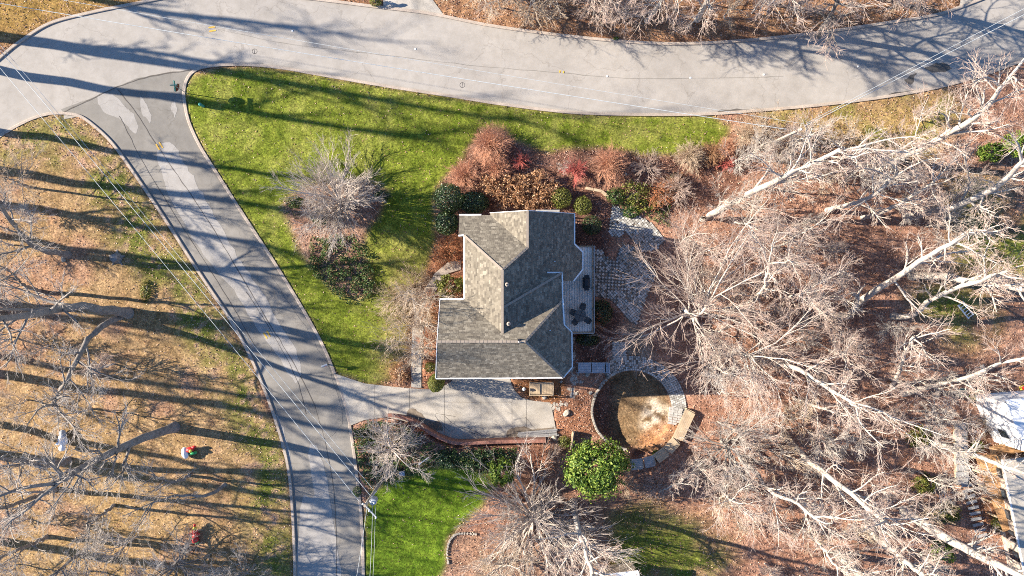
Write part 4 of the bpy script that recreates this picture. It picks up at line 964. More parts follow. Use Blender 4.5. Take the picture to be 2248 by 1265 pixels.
def crown(r, tr, tr_r, limb, n1=12, n2=7, n3=6, n4=4, t0=.35, ang=.85, up=.05, thin=1.0, mi=(0, 0, 1, 1), wig=.2, spread=.75):
    """limbs, boughs, branches and twigs of one bare tree"""
    T = Tub(); L = np.linalg.norm(np.diff(tr, axis=0), axis=1).sum()
    p1, r1 = spawn(r, tr[None], tr_r[None], n1, t0, 1.0, limb / L, ang, 7, wig * .9, up, .46, .25, .3, .03, .35)
    e1, er1 = spawn(r, tr[None], tr_r[None], 3, .93, 1.0, limb / L * 1.15, .5, 7, wig, up, .8, .2, .25, .03, .0); p1 = np.concatenate([p1, e1]); r1 = np.concatenate([r1, er1])
    T.add(p1, r1, 6, mi[0])
    p2, r2 = spawn(r, p1, r1, n2, .22, 1.0, .55, spread, 5, wig, up * .7, .6, .2, .35, .016, .4); T.add(p2, r2, 4, mi[1])
    p3, r3 = spawn(r, p2, r2, n3, .15, 1.0, .62, spread * .85, 4, wig * .8, up * .5, .62, .2, .5, .0112 * thin, .3); T.add(p3, r3, 3, mi[2])
    p4, r4 = spawn(r, p3, r3, n4, .15, 1.0, .62, spread * .75, 3, wig, .02, .75, .2, .6, .0086 * thin, .2); T.add(p4, r4, 3, mi[3])
    return T
def trunk_mesh(tr, tr_r, m):
    v, f = tubes(tr[None], tr_r[None], 10); return mesh_np('trunk', v, f, m, smooth=True)
seed_ = [100]
def tree(path, h, r0, limb, label, group=None, bark='bark_pale', twig='twig_pink', name='bare_tree', n=(11, 6, 5, 3), t0=.4, ang=.85, up=.05, thin=1.0, end=.42, zp=None, wig=.15, spread=.62):
    seed_[0] += 1; r = np.random.default_rng(seed_[0])
    d = [0]
    for a, b in zip(path, path[1:]): d.append(d[-1] + math.dist(a, b))
    zs = zp or [h * (q / d[-1]) ** .9 for q in d]
    base = Vector(P(*path[0])); w = [np.array(P(x, y, z)) - np.array(base) for (x, y), z in zip(path, zs)]; w[0][2] = -.3
    tr = resample([tuple(q) for q in w], 14); tr[1:-1] += r.normal(0, .05, (12, 3)) * min(1, h / 8); rr = r0 * np.linspace(1, end, 14); rr[0] *= 1.35
    t = thing(name, label, 'tree', (base.x, base.y, float(ground_z(*path[0]))), 0, group)
    link('trunk', trunk_mesh(tr, rr, M[bark]), t)
    link('crown', crown(r, tr, rr, limb, *n, t0=t0, ang=ang, up=up, thin=thin, wig=wig, spread=spread).mesh('crown', [M[bark], M[twig]]), t)
    return t
# ------- trees of the eastern wood (trunk paths as the photograph shows them)
EW = dict(bark='bark_pale', twig='twig_pink')
tree([(1540, 482), (1615, 442), (1690, 403), (1760, 370), (1850, 325)], 15, .34, 5.6, 'big white-barked bare tree leaning from the garden bed towards the utility pole', **EW, n=(12, 6, 5, 3))
tree([(1590, 682), (1632, 668), (1665, 645), (1682, 615), (1688, 575)], 9.5, .23, 4.3, 'pale trunk curving up beside the reddish multi-stemmed tree east of the patio', **EW)
tree([(1503, 676), (1512, 688), (1532, 692), (1552, 672)], 4.2, .25, 8.2, 'wide reddish-twigged bare tree spreading over the paver patio', bark='bark_pale', twig='twig_pink', n=(30, 8, 5, 4), t0=.5, ang=1.2, up=.05, thin=1.05, zp=[0, 2.8, 3.7, 4.6], spread=.5, wig=.12)
tree([(1653, 785), (1700, 798), (1752, 812), (1800, 842), (1880, 890)], 13, .27, 4.8, 'pale bare tree lying east over the thicket from beside the sunken garden', **EW)
tree([(1602, 772), (1622, 778), (1650, 782)], 5.5, .18, 6.0, 'bare tree with a broom of fine twigs above the boardwalk', **EW, n=(20, 9, 5, 3), t0=.4, ang=1.1, up=-.02, thin=1.15, spread=.42, wig=.11)
tree([(1720, 955), (1768, 1005), (1818, 1045), (1880, 1095), (1950, 1150)], 15, .30, 4.8, 'straight pale trunk slanting down to the lower right of the boardwalk', **EW)
tree([(1625, 1003), (1665, 1045), (1696, 1085), (1740, 1100), (1800, 1145)], 11.5, .23, 4.6, 'pale trunk with a kink below the boardwalk, feathery twigs at its end', **EW)
tree([(1765, 1162), (1800, 1195), (1822, 1228), (1842, 1250)], 8, .19, 2.6, 'short crooked pale trunk at the foot of the slope', **EW, n=(8, 5, 5, 3))
tree([(1585, 968), (1592, 975), (1602, 985)], 4, .24, 5.4, 'dense rounded bare tree beside the end of the boardwalk', bark='bark_grey', twig='twig_grey', n=(22, 8, 5, 3), t0=.35, ang=1.15, up=.05, thin=1.15, spread=.5, wig=.13)
tree([(1878, 670), (1902, 650), (1960, 613), (2022, 573), (2130, 505)], 15, .32, 4.2, 'white trunk rising from a bent stump towards the east lawn', **EW, t0=.3)
tree([(1832, 696), (1862, 692), (1878, 668), (1882, 648)], 2.8, .40, 1.4, 'thick bent pale stump of a tree among the thicket', **EW, n=(4, 4, 3, 3), name='broken_tree')
tree([(2000, 606), (2062, 606), (2132, 618), (2250, 636), (2340, 650)], 17, .36, 4.6, 'thick nearly level pale trunk crossing the east lawn', **EW)
tree([(1958, 694), (1998, 694), (2045, 655), (2130, 624), (2200, 600)], 13, .28, 4.2, 'pale trunk bending up beside the white ladder', **EW)
tree([(1960, 852), (1975, 812), (1986, 772), (2005, 738)], 8, .22, 3.6, 'forked upright pale tree in the middle of the east wood', **EW)
tree([(1980, 866), (2050, 846), (2122, 830), (2190, 800), (2265, 780)], 12.5, .25, 4.0, 'long pale limb-like tree passing above the white house', **EW)
tree([(2050, 973), (2110, 990), (2182, 1015), (2262, 1045)], 13, .27, 3.4, 'slim white trunk leaning over the orange deck', **EW, n=(8, 5, 5, 3), t0=.25)
tree([(1985, 1122), (2042, 1160), (2112, 1202), (2182, 1236), (2262, 1275)], 15, .46, 4.2, 'very thick pale trunk in the bottom corner by the timber steps', **EW)
tree([(1900, 1158), (1962, 1212), (2032, 1268)], 12, .34, 3.6, 'thick tan trunk second from the bottom corner', **EW)
tree([(1838, 1215), (1888, 1262), (1932, 1300)], 10, .34, 3.4, 'stout tan trunk cut by the bottom edge', **EW)
tree([(1955, 362), (2022, 325), (2092, 288), (2152, 250), (2198, 188)], 16, .36, 5.6, 'large white bare tree spreading over the verge at the road bend', **EW, n=(13, 6, 5, 3))
tree([(1815, 462), (1866, 448), (1922, 425), (1965, 385)], 10, .24, 4.0, 'pale leaning trunk with a shadow beneath, north part of the east wood', **EW)
tree([(1893, 478), (1946, 462), (2002, 430), (2050, 400)], 10.5, .22, 3.6, 'pale forked trunk between two others in the north of the wood', **EW)
tree([(1990, 478), (2062, 462), (2132, 440), (2192, 405), (2252, 348)], 15, .36, 4.6, 'stout pale trunk slanting to the east edge below the bright evergreens', **EW)
tree([(2136, 418), (2122, 370), (2118, 328)], 6, .16, 2.8, 'small upright pale tree beside the bright evergreen bushes', **EW, n=(8, 5, 5, 3))
tree([(1945, 346), (1986, 322), (2012, 303)], 7, .16, 3.2, 'small pale tree close to the road-bend verge', **EW, n=(9, 6, 5, 3))
tree([(1822, 770), (1840, 776), (1852, 788)], 6, .16, 3.8, 'star-shaped bare crown in the centre of the thicket', **EW, n=(12, 7, 5, 3), ang=1.1)
tree([(1742, 872), (1790, 892), (1842, 908)], 8, .17, 3.6, 'slender pale trunk north of the long slanting one', **EW)
tree([(1446, 1082), (1472, 1068), (1492, 1060)], 4, .09, 2.0, 'thin pale sapling at the edge of the shaded lawn', **EW, n=(7, 5, 4, 3))
tree([(1570, 1062), (1588, 1082), (1608, 1100)], 6, .16, 3.8, 'small white star-shaped tree beside the shaded lawn', **EW, n=(12, 7, 5, 3), ang=1.0)
tree([(1612, 488), (1636, 492), (1652, 500)], 7, .15, 3.8, 'white fan of branches below the big leaning tree', **EW, n=(12, 7, 5, 3), ang=1.05, up=-.02)
tree([(1700, 545), (1728, 532), (1742, 520)], 7, .14, 3.8, 'pale bushy tree north-east of the curving trunk', **EW, n=(12, 7, 5, 3), ang=1.0)
tree([(1710, 655), (1740, 650), (1770, 640)], 8, .15, 3.6, 'pale bushy tree over the dark thicket centre', **EW, n=(11, 7, 6, 3), ang=.95)
# ------- field trees on the west side
FW = dict(bark='bark_grey', twig='twig_grey')
tree([(283, 688), (232, 680), (178, 675), (112, 682), (40, 694), (-20, 704)], 18, .44, 6.0, 'large grey tree with a dark trunk lying west from the field edge', **FW, n=(9, 6, 5, 4), thin=1.0)
tree([(266, 692), (216, 722), (178, 770), (152, 830), (116, 890)], 14, .30, 4.8, 'curved second trunk beside the large grey field tree', **FW, n=(9, 6, 5, 4))
tree([(150, 560), (84, 545), (24, 482), (-5, 440)], 13, .30, 4.6, 'pale-branched field tree at the west edge above the stump', **FW, n=(9, 6, 5, 4))
tree([(85, 640), (55, 628), (28, 600)], 9, .20, 4.6, 'pale star-shaped field tree at the west edge near white rocks', **FW, n=(9, 6, 5, 4), ang=1.0)
tree([(385, 938), (330, 956), (252, 990), (182, 1025), (118, 1062)], 17, .42, 5.8, 'broad grey tree among the inflatable figures', **FW, n=(12, 7, 5, 4))
tree([(496, 1062), (462, 1086), (426, 1087), (376, 1090), (330, 1106)], 8, .17, 3.0, 'small crooked grey tree on the field near the street', **FW, n=(7, 5, 4, 3))
tree([(416, 1042), (396, 1055), (370, 1056), (340, 1046)], 7, .15, 3.0, 'small crooked grey tree just below the red and green inflatable', **FW, n=(7, 5, 4, 3))
tree([(398, 1232), (394, 1236), (388, 1242)], 3.2, .22, 5.0, 'low wide bushy grey tree at the bottom of the field', **FW, n=(17, 7, 6, 3), t0=.3, ang=1.15)
tree([(120, 1076), (62, 1096), (8, 1116)], 11, .24, 4.4, 'grey tree low on the west edge of the field', **FW, n=(10, 6, 5, 4))
tree([(150, 1010), (100, 1022), (42, 1012), (-20, 1005)], 12, .32, 4.6, 'grey tree with a heavy dark trunk beside the white inflatable', **FW, n=(9, 6, 5, 4))
tree([(104, 1180), (52, 1202), (0, 1225)], 9, .20, 4.4, 'grey tree in the bottom west corner, upper of the pair', **FW, n=(10, 6, 5, 4))
tree([(230, 1180), (180, 1212), (130, 1252)], 9.5, .20, 4.2, 'grey tree in the bottom west corner, inner of the pair', **FW, n=(10, 6, 5, 4))
tree([(68, 412), (42, 402), (15, 390)], 6, .12, 3.6, 'small tan twiggy tree at the west edge near the road junction', bark='bark_grey', twig='twig_tan', n=(11, 7, 5, 3), ang=1.0)
tree([(560, 1240), (548, 1252), (530, 1262)], 4, .14, 3.2, 'low grey tree beside the lower street edge', **FW, n=(10, 6, 5, 3), ang=1.05)
tree([(250, 1110), (225, 1130), (190, 1150)], 8, .16, 3.6, 'thin grey tree between the broad one and the bottom corner', **FW, n=(8, 6, 5, 3))
# ------- trees north of the main road
NW = dict(bark='bark_pale', twig='twig_pink')
tree([(1420, 46), (1440, 20), (1462, -18)], 9, .24, 4.6, 'bare tree with a pale trunk above the middle of the main road', **NW, n=(11, 7, 6, 4), up=-.03)
tree([(1530, 43), (1546, 14), (1562, -22)], 9, .28, 4.6, 'bare tree with a thick pale trunk north of the road, second from the centre', **NW, n=(11, 7, 6, 4))
tree([(1324, 16), (1335, -8), (1350, -40)], 9, .20, 4.0, 'thin pale tree at the top edge above the leaf bank', **NW)
tree([(1800, 77), (1812, 56), (1824, 34), (1840, 0)], 8.5, .30, 4.8, 'dark-trunked tree standing at the north kerb of the road bend', bark='bark_grey', twig='twig_pink', n=(13, 6, 5, 3))
tree([(1162, -4), (1168, -10), (1176, -18)], 3, .16, 4.6, 'wide bare bush-like tree hanging over the north kerb', bark='bark_pale', twig='twig_tan', n=(16, 8, 6, 3), t0=.3, ang=1.2)
tree([(1885, -12), (1900, -36), (1918, -70)], 8, .22, 5.0, 'bare tree overhanging the road bend from the top edge', **NW, n=(12, 6, 5, 3), up=-.03)
tree([(1690, 6), (1702, -16), (1716, -44)], 8, .22, 4.6, 'bare tree among leaf litter right of the pale trunks', **NW, n=(12, 6, 5, 3), up=-.02)
tree([(1990, 10), (2008, -14), (2030, -40)], 7, .18, 4.0, 'bare tree by the far driveway at the road bend', **NW)
tree([(1040, -20), (1046, -34), (1055, -50)], 4, .14, 3.8, 'low tan bush tree at the top edge beside the north driveway', bark='bark_pale', twig='twig_tan', n=(13, 7, 6, 3), ang=1.1)
tree([(1245, -8), (1250, -24), (1258, -44)], 6, .14, 3.4, 'thin bare tree at the top edge left of the pale trunks', **NW)
# ------- lawn trees
tree([(752, 456), (750, 450), (745, 440)], 1.6, .26, 5.3, 'dense silvery multi-stemmed bare tree on the front lawn island', bark='twig_silver', twig='twig_silver', n=(46, 8, 6, 3), t0=.25, ang=1.05, up=.06, thin=.95, spread=.42, zp=[0, .8, 1.6], wig=.10)
tree([(868, 972), (866, 976), (864, 980)], 1.5, .16, 3.3, 'dense grey weeping bare tree in the ivy bed by the driveway', bark='twig_silver', twig='twig_silver', n=(24, 8, 6, 3), t0=.2, ang=1.1, up=-.06, thin=.9, zp=[0, 1.0, 2.4], wig=.28)
tree([(1170, 1130), (1171, 1136), (1174, 1142)], 1.0, .34, 6.2, 'huge broom-like multi-stemmed bare tree at the bottom centre', bark='twig_silver', twig='twig_silver', n=(54, 7, 5, 3), t0=.1, ang=1.0, up=.05, thin=1.25, spread=.40, zp=[0, .5, 1.0], wig=.09)
tree([(1258, 1100), (1266, 1150), (1284, 1210), (1302, 1262)], 11, .30, 4.2, 'pale crooked tree rising behind the broom-like one', bark='bark_pale', twig='twig_pink', n=(11, 6, 6, 4))
tree([(1108, 1226), (1106, 1234), (1104, 1244)], 2.5, .14, 3.8, 'low tan bare shrub tree at the bottom edge of the brown bed', bark='bark_pale', twig='twig_tan', n=(16, 8, 6, 3), ang=1.05)

for q, lab in (((946, 655), 'multi-stemmed tan bare tree by the front walk, closest to the front door'), ((938, 712), 'multi-stemmed tan bare tree by the front walk, middle of the garage wall'), ((936, 765), 'multi-stemmed tan bare tree by the front walk, closest to the driveway')):
    tree([q, (q[0] - 8, q[1] + 1), (q[0] - 16, q[1] + 2)], 4.5, .11, 4.2, lab, 'bare trees along the front walk', bark='bark_pale', twig='twig_tan', n=(13, 6, 5, 3), t0=.15, ang=.6, up=.14, spread=.5, wig=.15, thin=.8)
# ------- saplings of the thicket: six patterns, copied
def sapling_proto(seed, h, limb, bark, twig, n, r0=.08):
    r = np.random.default_rng(seed); tr = np.zeros((10, 3)); tr[:, 2] = np.linspace(-.2, h, 10); tr[1:, :2] += np.cumsum(r.normal(0, .12, (9, 2)), 0); rr = r0 * np.linspace(1, .4, 10)
    return trunk_mesh(tr, rr, M[bark]), crown(r, tr, rr, limb, *n, t0=.2, ang=.9, up=.04, thin=1.05, spread=.55, wig=.14).mesh('crown', [M[bark], M[twig]])
SAP = [sapling_proto(900 + k, h, l, 'bark_pale', tw, n) for k, (h, l, tw, n) in enumerate([(4.5, 2.4, 'twig_pink', (12, 6, 6, 3)), (3.2, 2.2, 'twig_tan', (13, 6, 6, 3)), (5.5, 2.8, 'twig_pink', (12, 6, 5, 3)), (2.4, 2.0, 'twig_pink', (15, 6, 6, 3)), (6.5, 3.0, 'twig_grey', (12, 6, 5, 3)), (3.8, 2.6, 'twig_grey', (14, 6, 5, 3))])]
def place(proto, px_, py_, sc, label, group, name='bare_sapling', cat='sapling', rz=None, sz=None, loc=None):
    x, y, _ = P(px_, py_); t = thing(name, label, cat, (x, y, float(ground_z(px_, py_))), R.uniform(0, 6.28) if rz is None else rz, group); t.scale = (sc, sc, sz or sc * R.uniform(.85, 1.2))
    link('trunk', proto[0], t); link('crown', proto[1], t); return t
r_ = np.random.default_rng(77); spots = []
tries = 0
WOODCLEAR = [EASTLAWN, EASTLAWN2, PATIO_LOW, PATIO_UP, LAWN_SE, LAWN, MAIN_ROAD, RING]
while len(spots) < 74 and tries < 9000:
    tries += 1; x = r_.uniform(1470, 2160); y = r_.uniform(300, 1265)
    if math.hypot(x - CIRC[0], y - CIRC[1]) < 165 or (x > 2040 and y > 850) or (x < 1560 and 300 < y < 480) or (x < 1560 and y > 1040) or (x < 1490 and y < 760): continue
    if any(inside(q, np.array([x]), np.array([y]))[0] for q in WOODCLEAR): continue
    if x > 1850 and y < 800 and r_.random() < .55: continue
    if min((math.hypot(x - a, y - b) for a, b in spots), default=99) < 44: continue
    spots.append((x, y))
for k, (x, y) in enumerate(spots):
    # saplings near the patio pull towards upright, smaller ones
    place(SAP[int(r_.integers(0, 6))], x, y, float(r_.uniform(.65, 1.15)), 'thin bare pale sapling in the leafy thicket east of the house', 'saplings of the eastern thicket')
for k, (x, y) in enumerate([(60, 1140), (300, 1180), (40, 1240), (330, 1260), (480, 1245), (200, 1255), (90, 470), (30, 540), (110, 760), (30, 740), (200, 900), (60, 880), (250, 800)]):
    place(SAP[(3, 5, 1)[k % 3]], x, y, float(r_.uniform(.75, 1.15)), 'thin bare grey sapling on the dry western field', 'saplings of the western field')
for k, (x, y) in enumerate([(1100, 20), (1210, 18), (1290, 30), (1370, 40), (1480, 30), (1590, 40), (1650, 30), (1740, 30), (1850, 10), (1950, 5), (1560, 10), (1330, 50)]):
    place(SAP[k % 4], x, y, float(r_.uniform(.7, 1.0)), 'thin bare sapling on the leaf bank north of the road', 'saplings north of the road')
for k, (x, y) in enumerate([(1660, 285), (1720, 300), (1780, 320), (1850, 300), (1880, 370), (1640, 345), (1700, 350), (2010, 260), (1930, 400), (1790, 390)]):
    place(SAP[(1, 3, 5)[k % 3]], x, y, float(r_.uniform(.7, .95)), 'wispy pale sapling on the grassy verge below the road bend', 'saplings on the road-bend verge')
# ------- tall trees standing west and north of the frame; their shadows cross the roads and field
def tall_proto(seed, h, limb, n):
    r = np.random.default_rng(seed); tr = np.zeros((14, 3)); tr[:, 2] = np.linspace(-.3, h, 14); tr[1:, :2] += np.cumsum(r.normal(0, .16, (13, 2)), 0); rr = .42 * np.linspace(1, .4, 14)
    return trunk_mesh(tr, rr, M['bark_grey']), crown(r, tr, rr, limb, *n, t0=.45, ang=.5, up=.05).mesh('crown', [M['bark_grey'], M['twig_grey']])
TALL = [tall_proto(950 + k, h, l, (9, 5, 4, 2)) for k, (h, l) in enumerate(((17, 4.5), (19, 5), (15, 4.2)))]
OFF = [(-150, 128), (-190, 62), (-330, 40), (-160, 250), (-250, 330), (-180, 430), (-330, 480), (-430, 620), (-170, 640), (-330, 720), (-210, 800), (-160, 900), (-250, 960), (-200, 1150),
       (150, -150), (330, -170), (-300, -90)]
for k, (x, y) in enumerate(OFF): place(TALL[k % 3], x, y, float(r_.uniform(.9, 1.25)), 'tall bare tree standing beyond the picture edge', 'tall trees beyond the picture edge', 'bare_tree', 'tree')
for k, (x, y) in enumerate([(1500, -190), (1640, -170), (1780, -150), (1930, -180), (2060, -150), (1350, -210)]): place(TALL[k % 3], x, y, float(r_.uniform(.8, 1.0)), 'tall bare tree standing beyond the picture edge', 'tall trees beyond the picture edge', 'bare_tree', 'tree')

# ------- shrubs
def twig_bush(px_, py_, rad, h, m, label, n=60, cat='shrub', name='bare_shrub', tips=None, up=.06, seed=None, thick=.011, sub=(5, 4), group=None, flat=1.0, leaf=None):
    seed_[0] += 1; r = np.random.default_rng(seed_[0] * 7); x, y, _ = P(px_, py_)
    az = r.uniform(0, 2 * np.pi, n); el = np.arcsin(np.sqrt(r.uniform(0.02, 1, n))) if up >= 0 else r.uniform(.1, 1.2, n)
    d = np.stack([np.cos(az) * np.cos(el), np.sin(az) * np.cos(el) * flat, np.sin(el)], 1); K = 6
    ln = np.stack([d[:, 0] * rad, d[:, 1] * rad, d[:, 2] * h], 1) * r.uniform(.75, 1.05, (n, 1))
    t = np.linspace(0, 1, K)[None, :, None]; p = ln[:, None] * t + np.cumsum(r.normal(0, .03 * rad, (n, K, 3)), 1) * t; p[:, :, 2] += .25 * h * (np.sin(np.pi * t[..., 0])) ; p[:, :, 2] = np.maximum(p[:, :, 2], .02)
    p[:, 0] = r.normal(0, .12 * rad, (n, 3)) * [1, 1, 0]; rr = np.linspace(1, .5, K)[None] * thick * 1.6 * np.ones((n, 1))
    T = Tub().add(p, rr, 3, 0)
    p2, r2 = spawn(r, p, rr, sub[0], .3, 1.0, .42, .5, 3, .2, up, .75, .2, .6, thick * .8, .3); T.add(p2, r2, 3, 0)
    p3, r3 = spawn(r, p2, r2, sub[1], .2, 1.0, .55, .5, 2, .2, up, .8, .2, .7, thick * .7, .2); T.add(p3, r3, 3, 0)
    t = thing(name, label, cat, (x, y, float(ground_z(px_, py_))), 0, group)
    link('stems', T.mesh('stems', [M[m]]), t)
    if leaf:
        q = np.concatenate([p3[:, 1], p2[:, 1], p2[:, 2]]); q = q[r.permutation(len(q))[:leaf[1]]]
        link('leaves', leaf_mesh('leaves', q, leaf[2], M[leaf[0]], tilt=.9, seed=seed_[0]), t)
    return t
for a in [(1078, 322, 1.95, 1.9, 'stem_salmon', 'tall fuzzy salmon shrub at the tip of the flower bed', 130), (1022, 392, 1.7, 1.5, 'stem_salmon', 'fuzzy salmon shrub just above the dark hollies', 110), (1090, 375, 1.4, 1.4, 'stem_salmon', 'fuzzy salmon shrub between the tip shrub and the brown hydrangeas', 80),
          (1335, 366, 1.85, 1.9, 'stem_salmon', 'fuzzy salmon shrub beside the bright red one', 130), (1262, 378, 1.35, 1.5, 'stem_red', 'bright red-stemmed dogwood shrub in the middle of the bed', 60), (1142, 356, .95, 1.1, 'stem_red', 'small red-stemmed shrub beside the dark leaf bed', 30),
          (1512, 346, 1.5, 1.3, 'twig_tan', 'fuzzy tan shrub at the lawn edge', 110), (1560, 340, 1.2, 1.2, 'stem_brown', 'brown twiggy shrub beside the tan one', 70), (1592, 332, 1.2, 1.3, 'stem_salmon', 'orange twiggy shrub at the lawn corner', 80), (1592, 362, .9, 1.2, 'stem_red', 'sparse red-stemmed shrub near the wood edge', 26),
          (1418, 372, 1.7, 1.7, 'twig_pink', 'open fan-shaped pinkish shrub in the bed', 34), (1240, 368, .7, .9, 'twig_grey', 'tiny pale twiggy shrub left of the red dogwood', 24), (1640, 300, 1.9, 2.2, 'twig_tan', 'wispy tan shrub at the end of the lawn', 40), (1625, 300, 1.3, 1.5, 'twig_tan', 'low wispy tan shrub beside the road kerb', 30),
          (905, 630, 2.2, 1.6, 'twig_tan', 'arching tan bramble shrub beside the front walk', 40), (870, 655, 2.4, 1.3, 'twig_tan', 'sprawling tan bramble shrub on the lawn edge', 42), (890, 700, 1.9, 1.2, 'twig_tan', 'low sprawling bramble beside the walk middle', 30),
          (945, 690, 1.2, 1.3, 'stem_brown', 'russet twiggy shrub against the garage wall', 50), (940, 745, 1.1, 1.2, 'stem_salmon', 'salmon twiggy shrub at the middle of the garage wall', 46), (945, 655, .9, 1.1, 'stem_salmon', 'salmon twiggy shrub at the garage corner', 40),
          (1180, 1000, 1.6, 1.0, 'stem_salmon', 'low pinkish twiggy shrub below the timber pile', 50), (1215, 990, 1.2, 1.0, 'twig_pink', 'sparse pink twigs beside the small boxwood', 26), (1480, 420, 1.7, 1.8, 'twig_pink', 'pinkish twiggy shrub left of the orange bush', 60),
          (1395, 555, 1.9, 1.6, 'twig_tan', 'wispy bare shrub over the patio planting pocket', 22), (1440, 1060, 1.7, 1.2, 'twig_pink', 'pink twiggy shrub below the boardwalk end', 40), (1370, 1060, 1.4, 1.0, 'twig_tan', 'low tan shrub beside the bright green tree', 34), (2160, 930, 1.2, 1.0, 'twig_tan', 'dry tan shrub beside the plank fence', 36)]:
    twig_bush(*a)
for a in [(985, 555, 1.5, 1.2, 'orange-brown leafy shrub at the front house corner', 700, 'leaf_rust'), (1447, 432, 1.35, 1.3, 'rust-orange leafy shrub beside the paver path', 900, 'leaf_rust'), (1310, 700, .001 + 1.0, .9, 'dark red leafy shrub below the deck corner', 350, 'leaf_rust'), (880, 820, 1.0, .6, 'low brown leafy shrub at the walk corner', 500, 'leaf_brown'), (1480, 400, .9, .9, 'small brown leafy shrub behind the orange bush', 300, 'leaf_brown')]:
    twig_bush(a[0], a[1], a[2], a[3], 'stem_brown', a[4], 46, leaf=(a[6], a[5], .13))
k = 0
for px_, py_ in [(1088, 415), (1118, 405), (1150, 408), (1180, 418), (1100, 435), (1130, 432), (1162, 440), (1192, 436), (1075, 405), (1205, 420), (1145, 425), (1178, 398)]:
    twig_bush(px_, py_, 1.0, 1.5, 'stem_brown', 'brown dried hydrangea in the drift behind the house', 26, leaf=('leaf_brown', 420, .17), group='dried hydrangeas behind the house', name='hydrangea')
def leafy(px_, py_, rx, ry, h, m, label, n, size, z0=.0, name='evergreen_shrub', cat='shrub', clump=0, shell=.62, core=True, group=None):
    """clipped or natural evergreen: real leaves through the outer part of the crown"""
    seed_[0] += 1; r = np.random.default_rng(seed_[0] * 13); x, y, _ = P(px_, py_)
    if clump:
        c = r.normal(0, 1, (clump, 3)); c[:, 2] = np.abs(c[:, 2]) * 1.0 - .2; c = unit(c) * r.uniform(.55, 1.0, (clump, 1)); idx = r.integers(0, clump, n); q = c[idx] + r.normal(0, .105, (n, 3)); nr = unit(q - c[idx] * .6)
    else:
        q = unit(r.normal(0, 1, (n, 3))); nr = q.copy(); q = q * (shell + (1 - shell) * r.random((n, 1)) ** .5) * (1 + .10 * (fbm(q[:, :1] * 3 + 9, q[:, 1:2] * 3 + q[:, 2:3] * 2, seed_[0]) - .5) * 2)
    p = np.stack([q[:, 0] * rx, q[:, 1] * ry, z0 + h / 2 + q[:, 2] * h / 2], 1); p[:, 2] = np.maximum(p[:, 2], .03)
    t = thing(name, label, cat, (x, y, float(ground_z(px_, py_))), 0, group)
    link('foliage', leaf_mesh('foliage', p, size, M[m], nr, .55, seed_[0]), t)
    T = Tub(); b = np.zeros((7, 5, 3)); tt = np.linspace(0, 1, 5)[None, :, None]; dr = unit(r.normal(0, 1, (7, 3)) * [1, 1, .4] + [0, 0, .9]); b = dr[:, None] * tt * np.array([rx * .8, ry * .8, z0 + h * .75]); T.add(b, np.full((7, 1), .045) * np.linspace(1, .4, 5), 5, 0)
    link('stem', T.mesh('stem', [M['bark_grey']]), t); return t
leafy(1230, 438, .98, .98, 1.9, 'leaf_olive', 'round clipped holly closest to the brown hydrangeas', 2600, .11)
leafy(1277, 454, .85, .88, 1.8, 'leaf_olive', 'oval clipped holly, middle one of the three north of the roof', 2300, .11)
leafy(1297, 496, .92, .92, 1.7, 'leaf_holly', 'dark green clipped ball shrub beside the north roof corner', 2600, .10)
leafy(988, 440, 1.35, 1.35, 3.2, 'leaf_holly', 'tall dark holly at the north-west house corner', 4200, .14)
leafy(1042, 448, 1.35, 1.0, 2.0, 'leaf_holly', 'dark shaded holly hugging the north gable', 3200, .14)
leafy(983, 492, 1.05, 1.15, 2.6, 'leaf_holly', 'dark holly in front of the house wall by the lawn', 3200, .14)
leafy(990, 628, 1.25, 1.25, 1.9, 'leaf_olive', 'yellow-green leafy shrub beside the front door', 1500, .20, clump=40)
leafy(963, 834, .72, .82, 4.4, 'leaf_olive', 'tall columnar variegated boxwood at the garage corner', 4200, .12)
leafy(945, 805, .5, .5, .8, 'leaf_olive', 'small green shrub between the walk and the garage', 700, .11)
leafy(1238, 968, .58, .62, 1.1, 'leaf_olive', 'small round yellow-green boxwood by the plank barrier', 1300, .09)
leafy(1440, 996, .36, .36, .9, 'leaf_bright', 'tiny bright green topiary beside the boardwalk', 700, .08)
leafy(1302, 1010, 2.75, 2.5, 6.0, 'leaf_bright', 'big bright green evergreen tree beside the sunken garden', 9000, .26, name='evergreen_tree', cat='tree', clump=150)
leafy(1102, 1024, 1.15, 1.25, 3.0, 'leaf_bright', 'young bright green evergreen at the ivy bed end', 2600, .22, name='evergreen_tree', cat='tree', clump=55)
leafy(2216, 324, 1.5, 1.2, 2.4, 'leaf_bright', 'bright yellow-green evergreen bush at the east edge', 3000, .18, clump=60)
leafy(2162, 338, 1.2, .9, 1.6, 'leaf_bright', 'bright green low bush left of the east edge evergreen', 2000, .18, clump=45)
leafy(706, 478, .85, .85, 1.3, 'leaf_holly', 'dark green round bush under the silvery lawn tree', 1800, .11)
leafy(650, 445, .8, .6, .8, 'leaf_ivy', 'low green bush at the west end of the lawn island', 900, .12)
leafy(840, 432, .8, .5, 1.0, 'leaf_holly', 'dark green bush east of the silvery lawn tree', 1200, .11)
leafy(2010, 957, 1.2, .95, .9, 'leaf_olive', 'low spreading juniper highest of those in the east wood', 1500, .16, clump=60)
leafy(2025, 1060, 1.2, 1.0, .9, 'leaf_olive', 'low spreading juniper level with the orange deck', 1500, .16, clump=60)
leafy(2070, 1122, 1.35, 1.0, 1.0, 'leaf_olive', 'low spreading juniper beside the timber steps', 1600, .16, clump=60)
leafy(2062, 1208, 1.2, 1.1, 1.0, 'leaf_bright', 'shaded green juniper behind the very thick trunk', 1400, .16, clump=50)
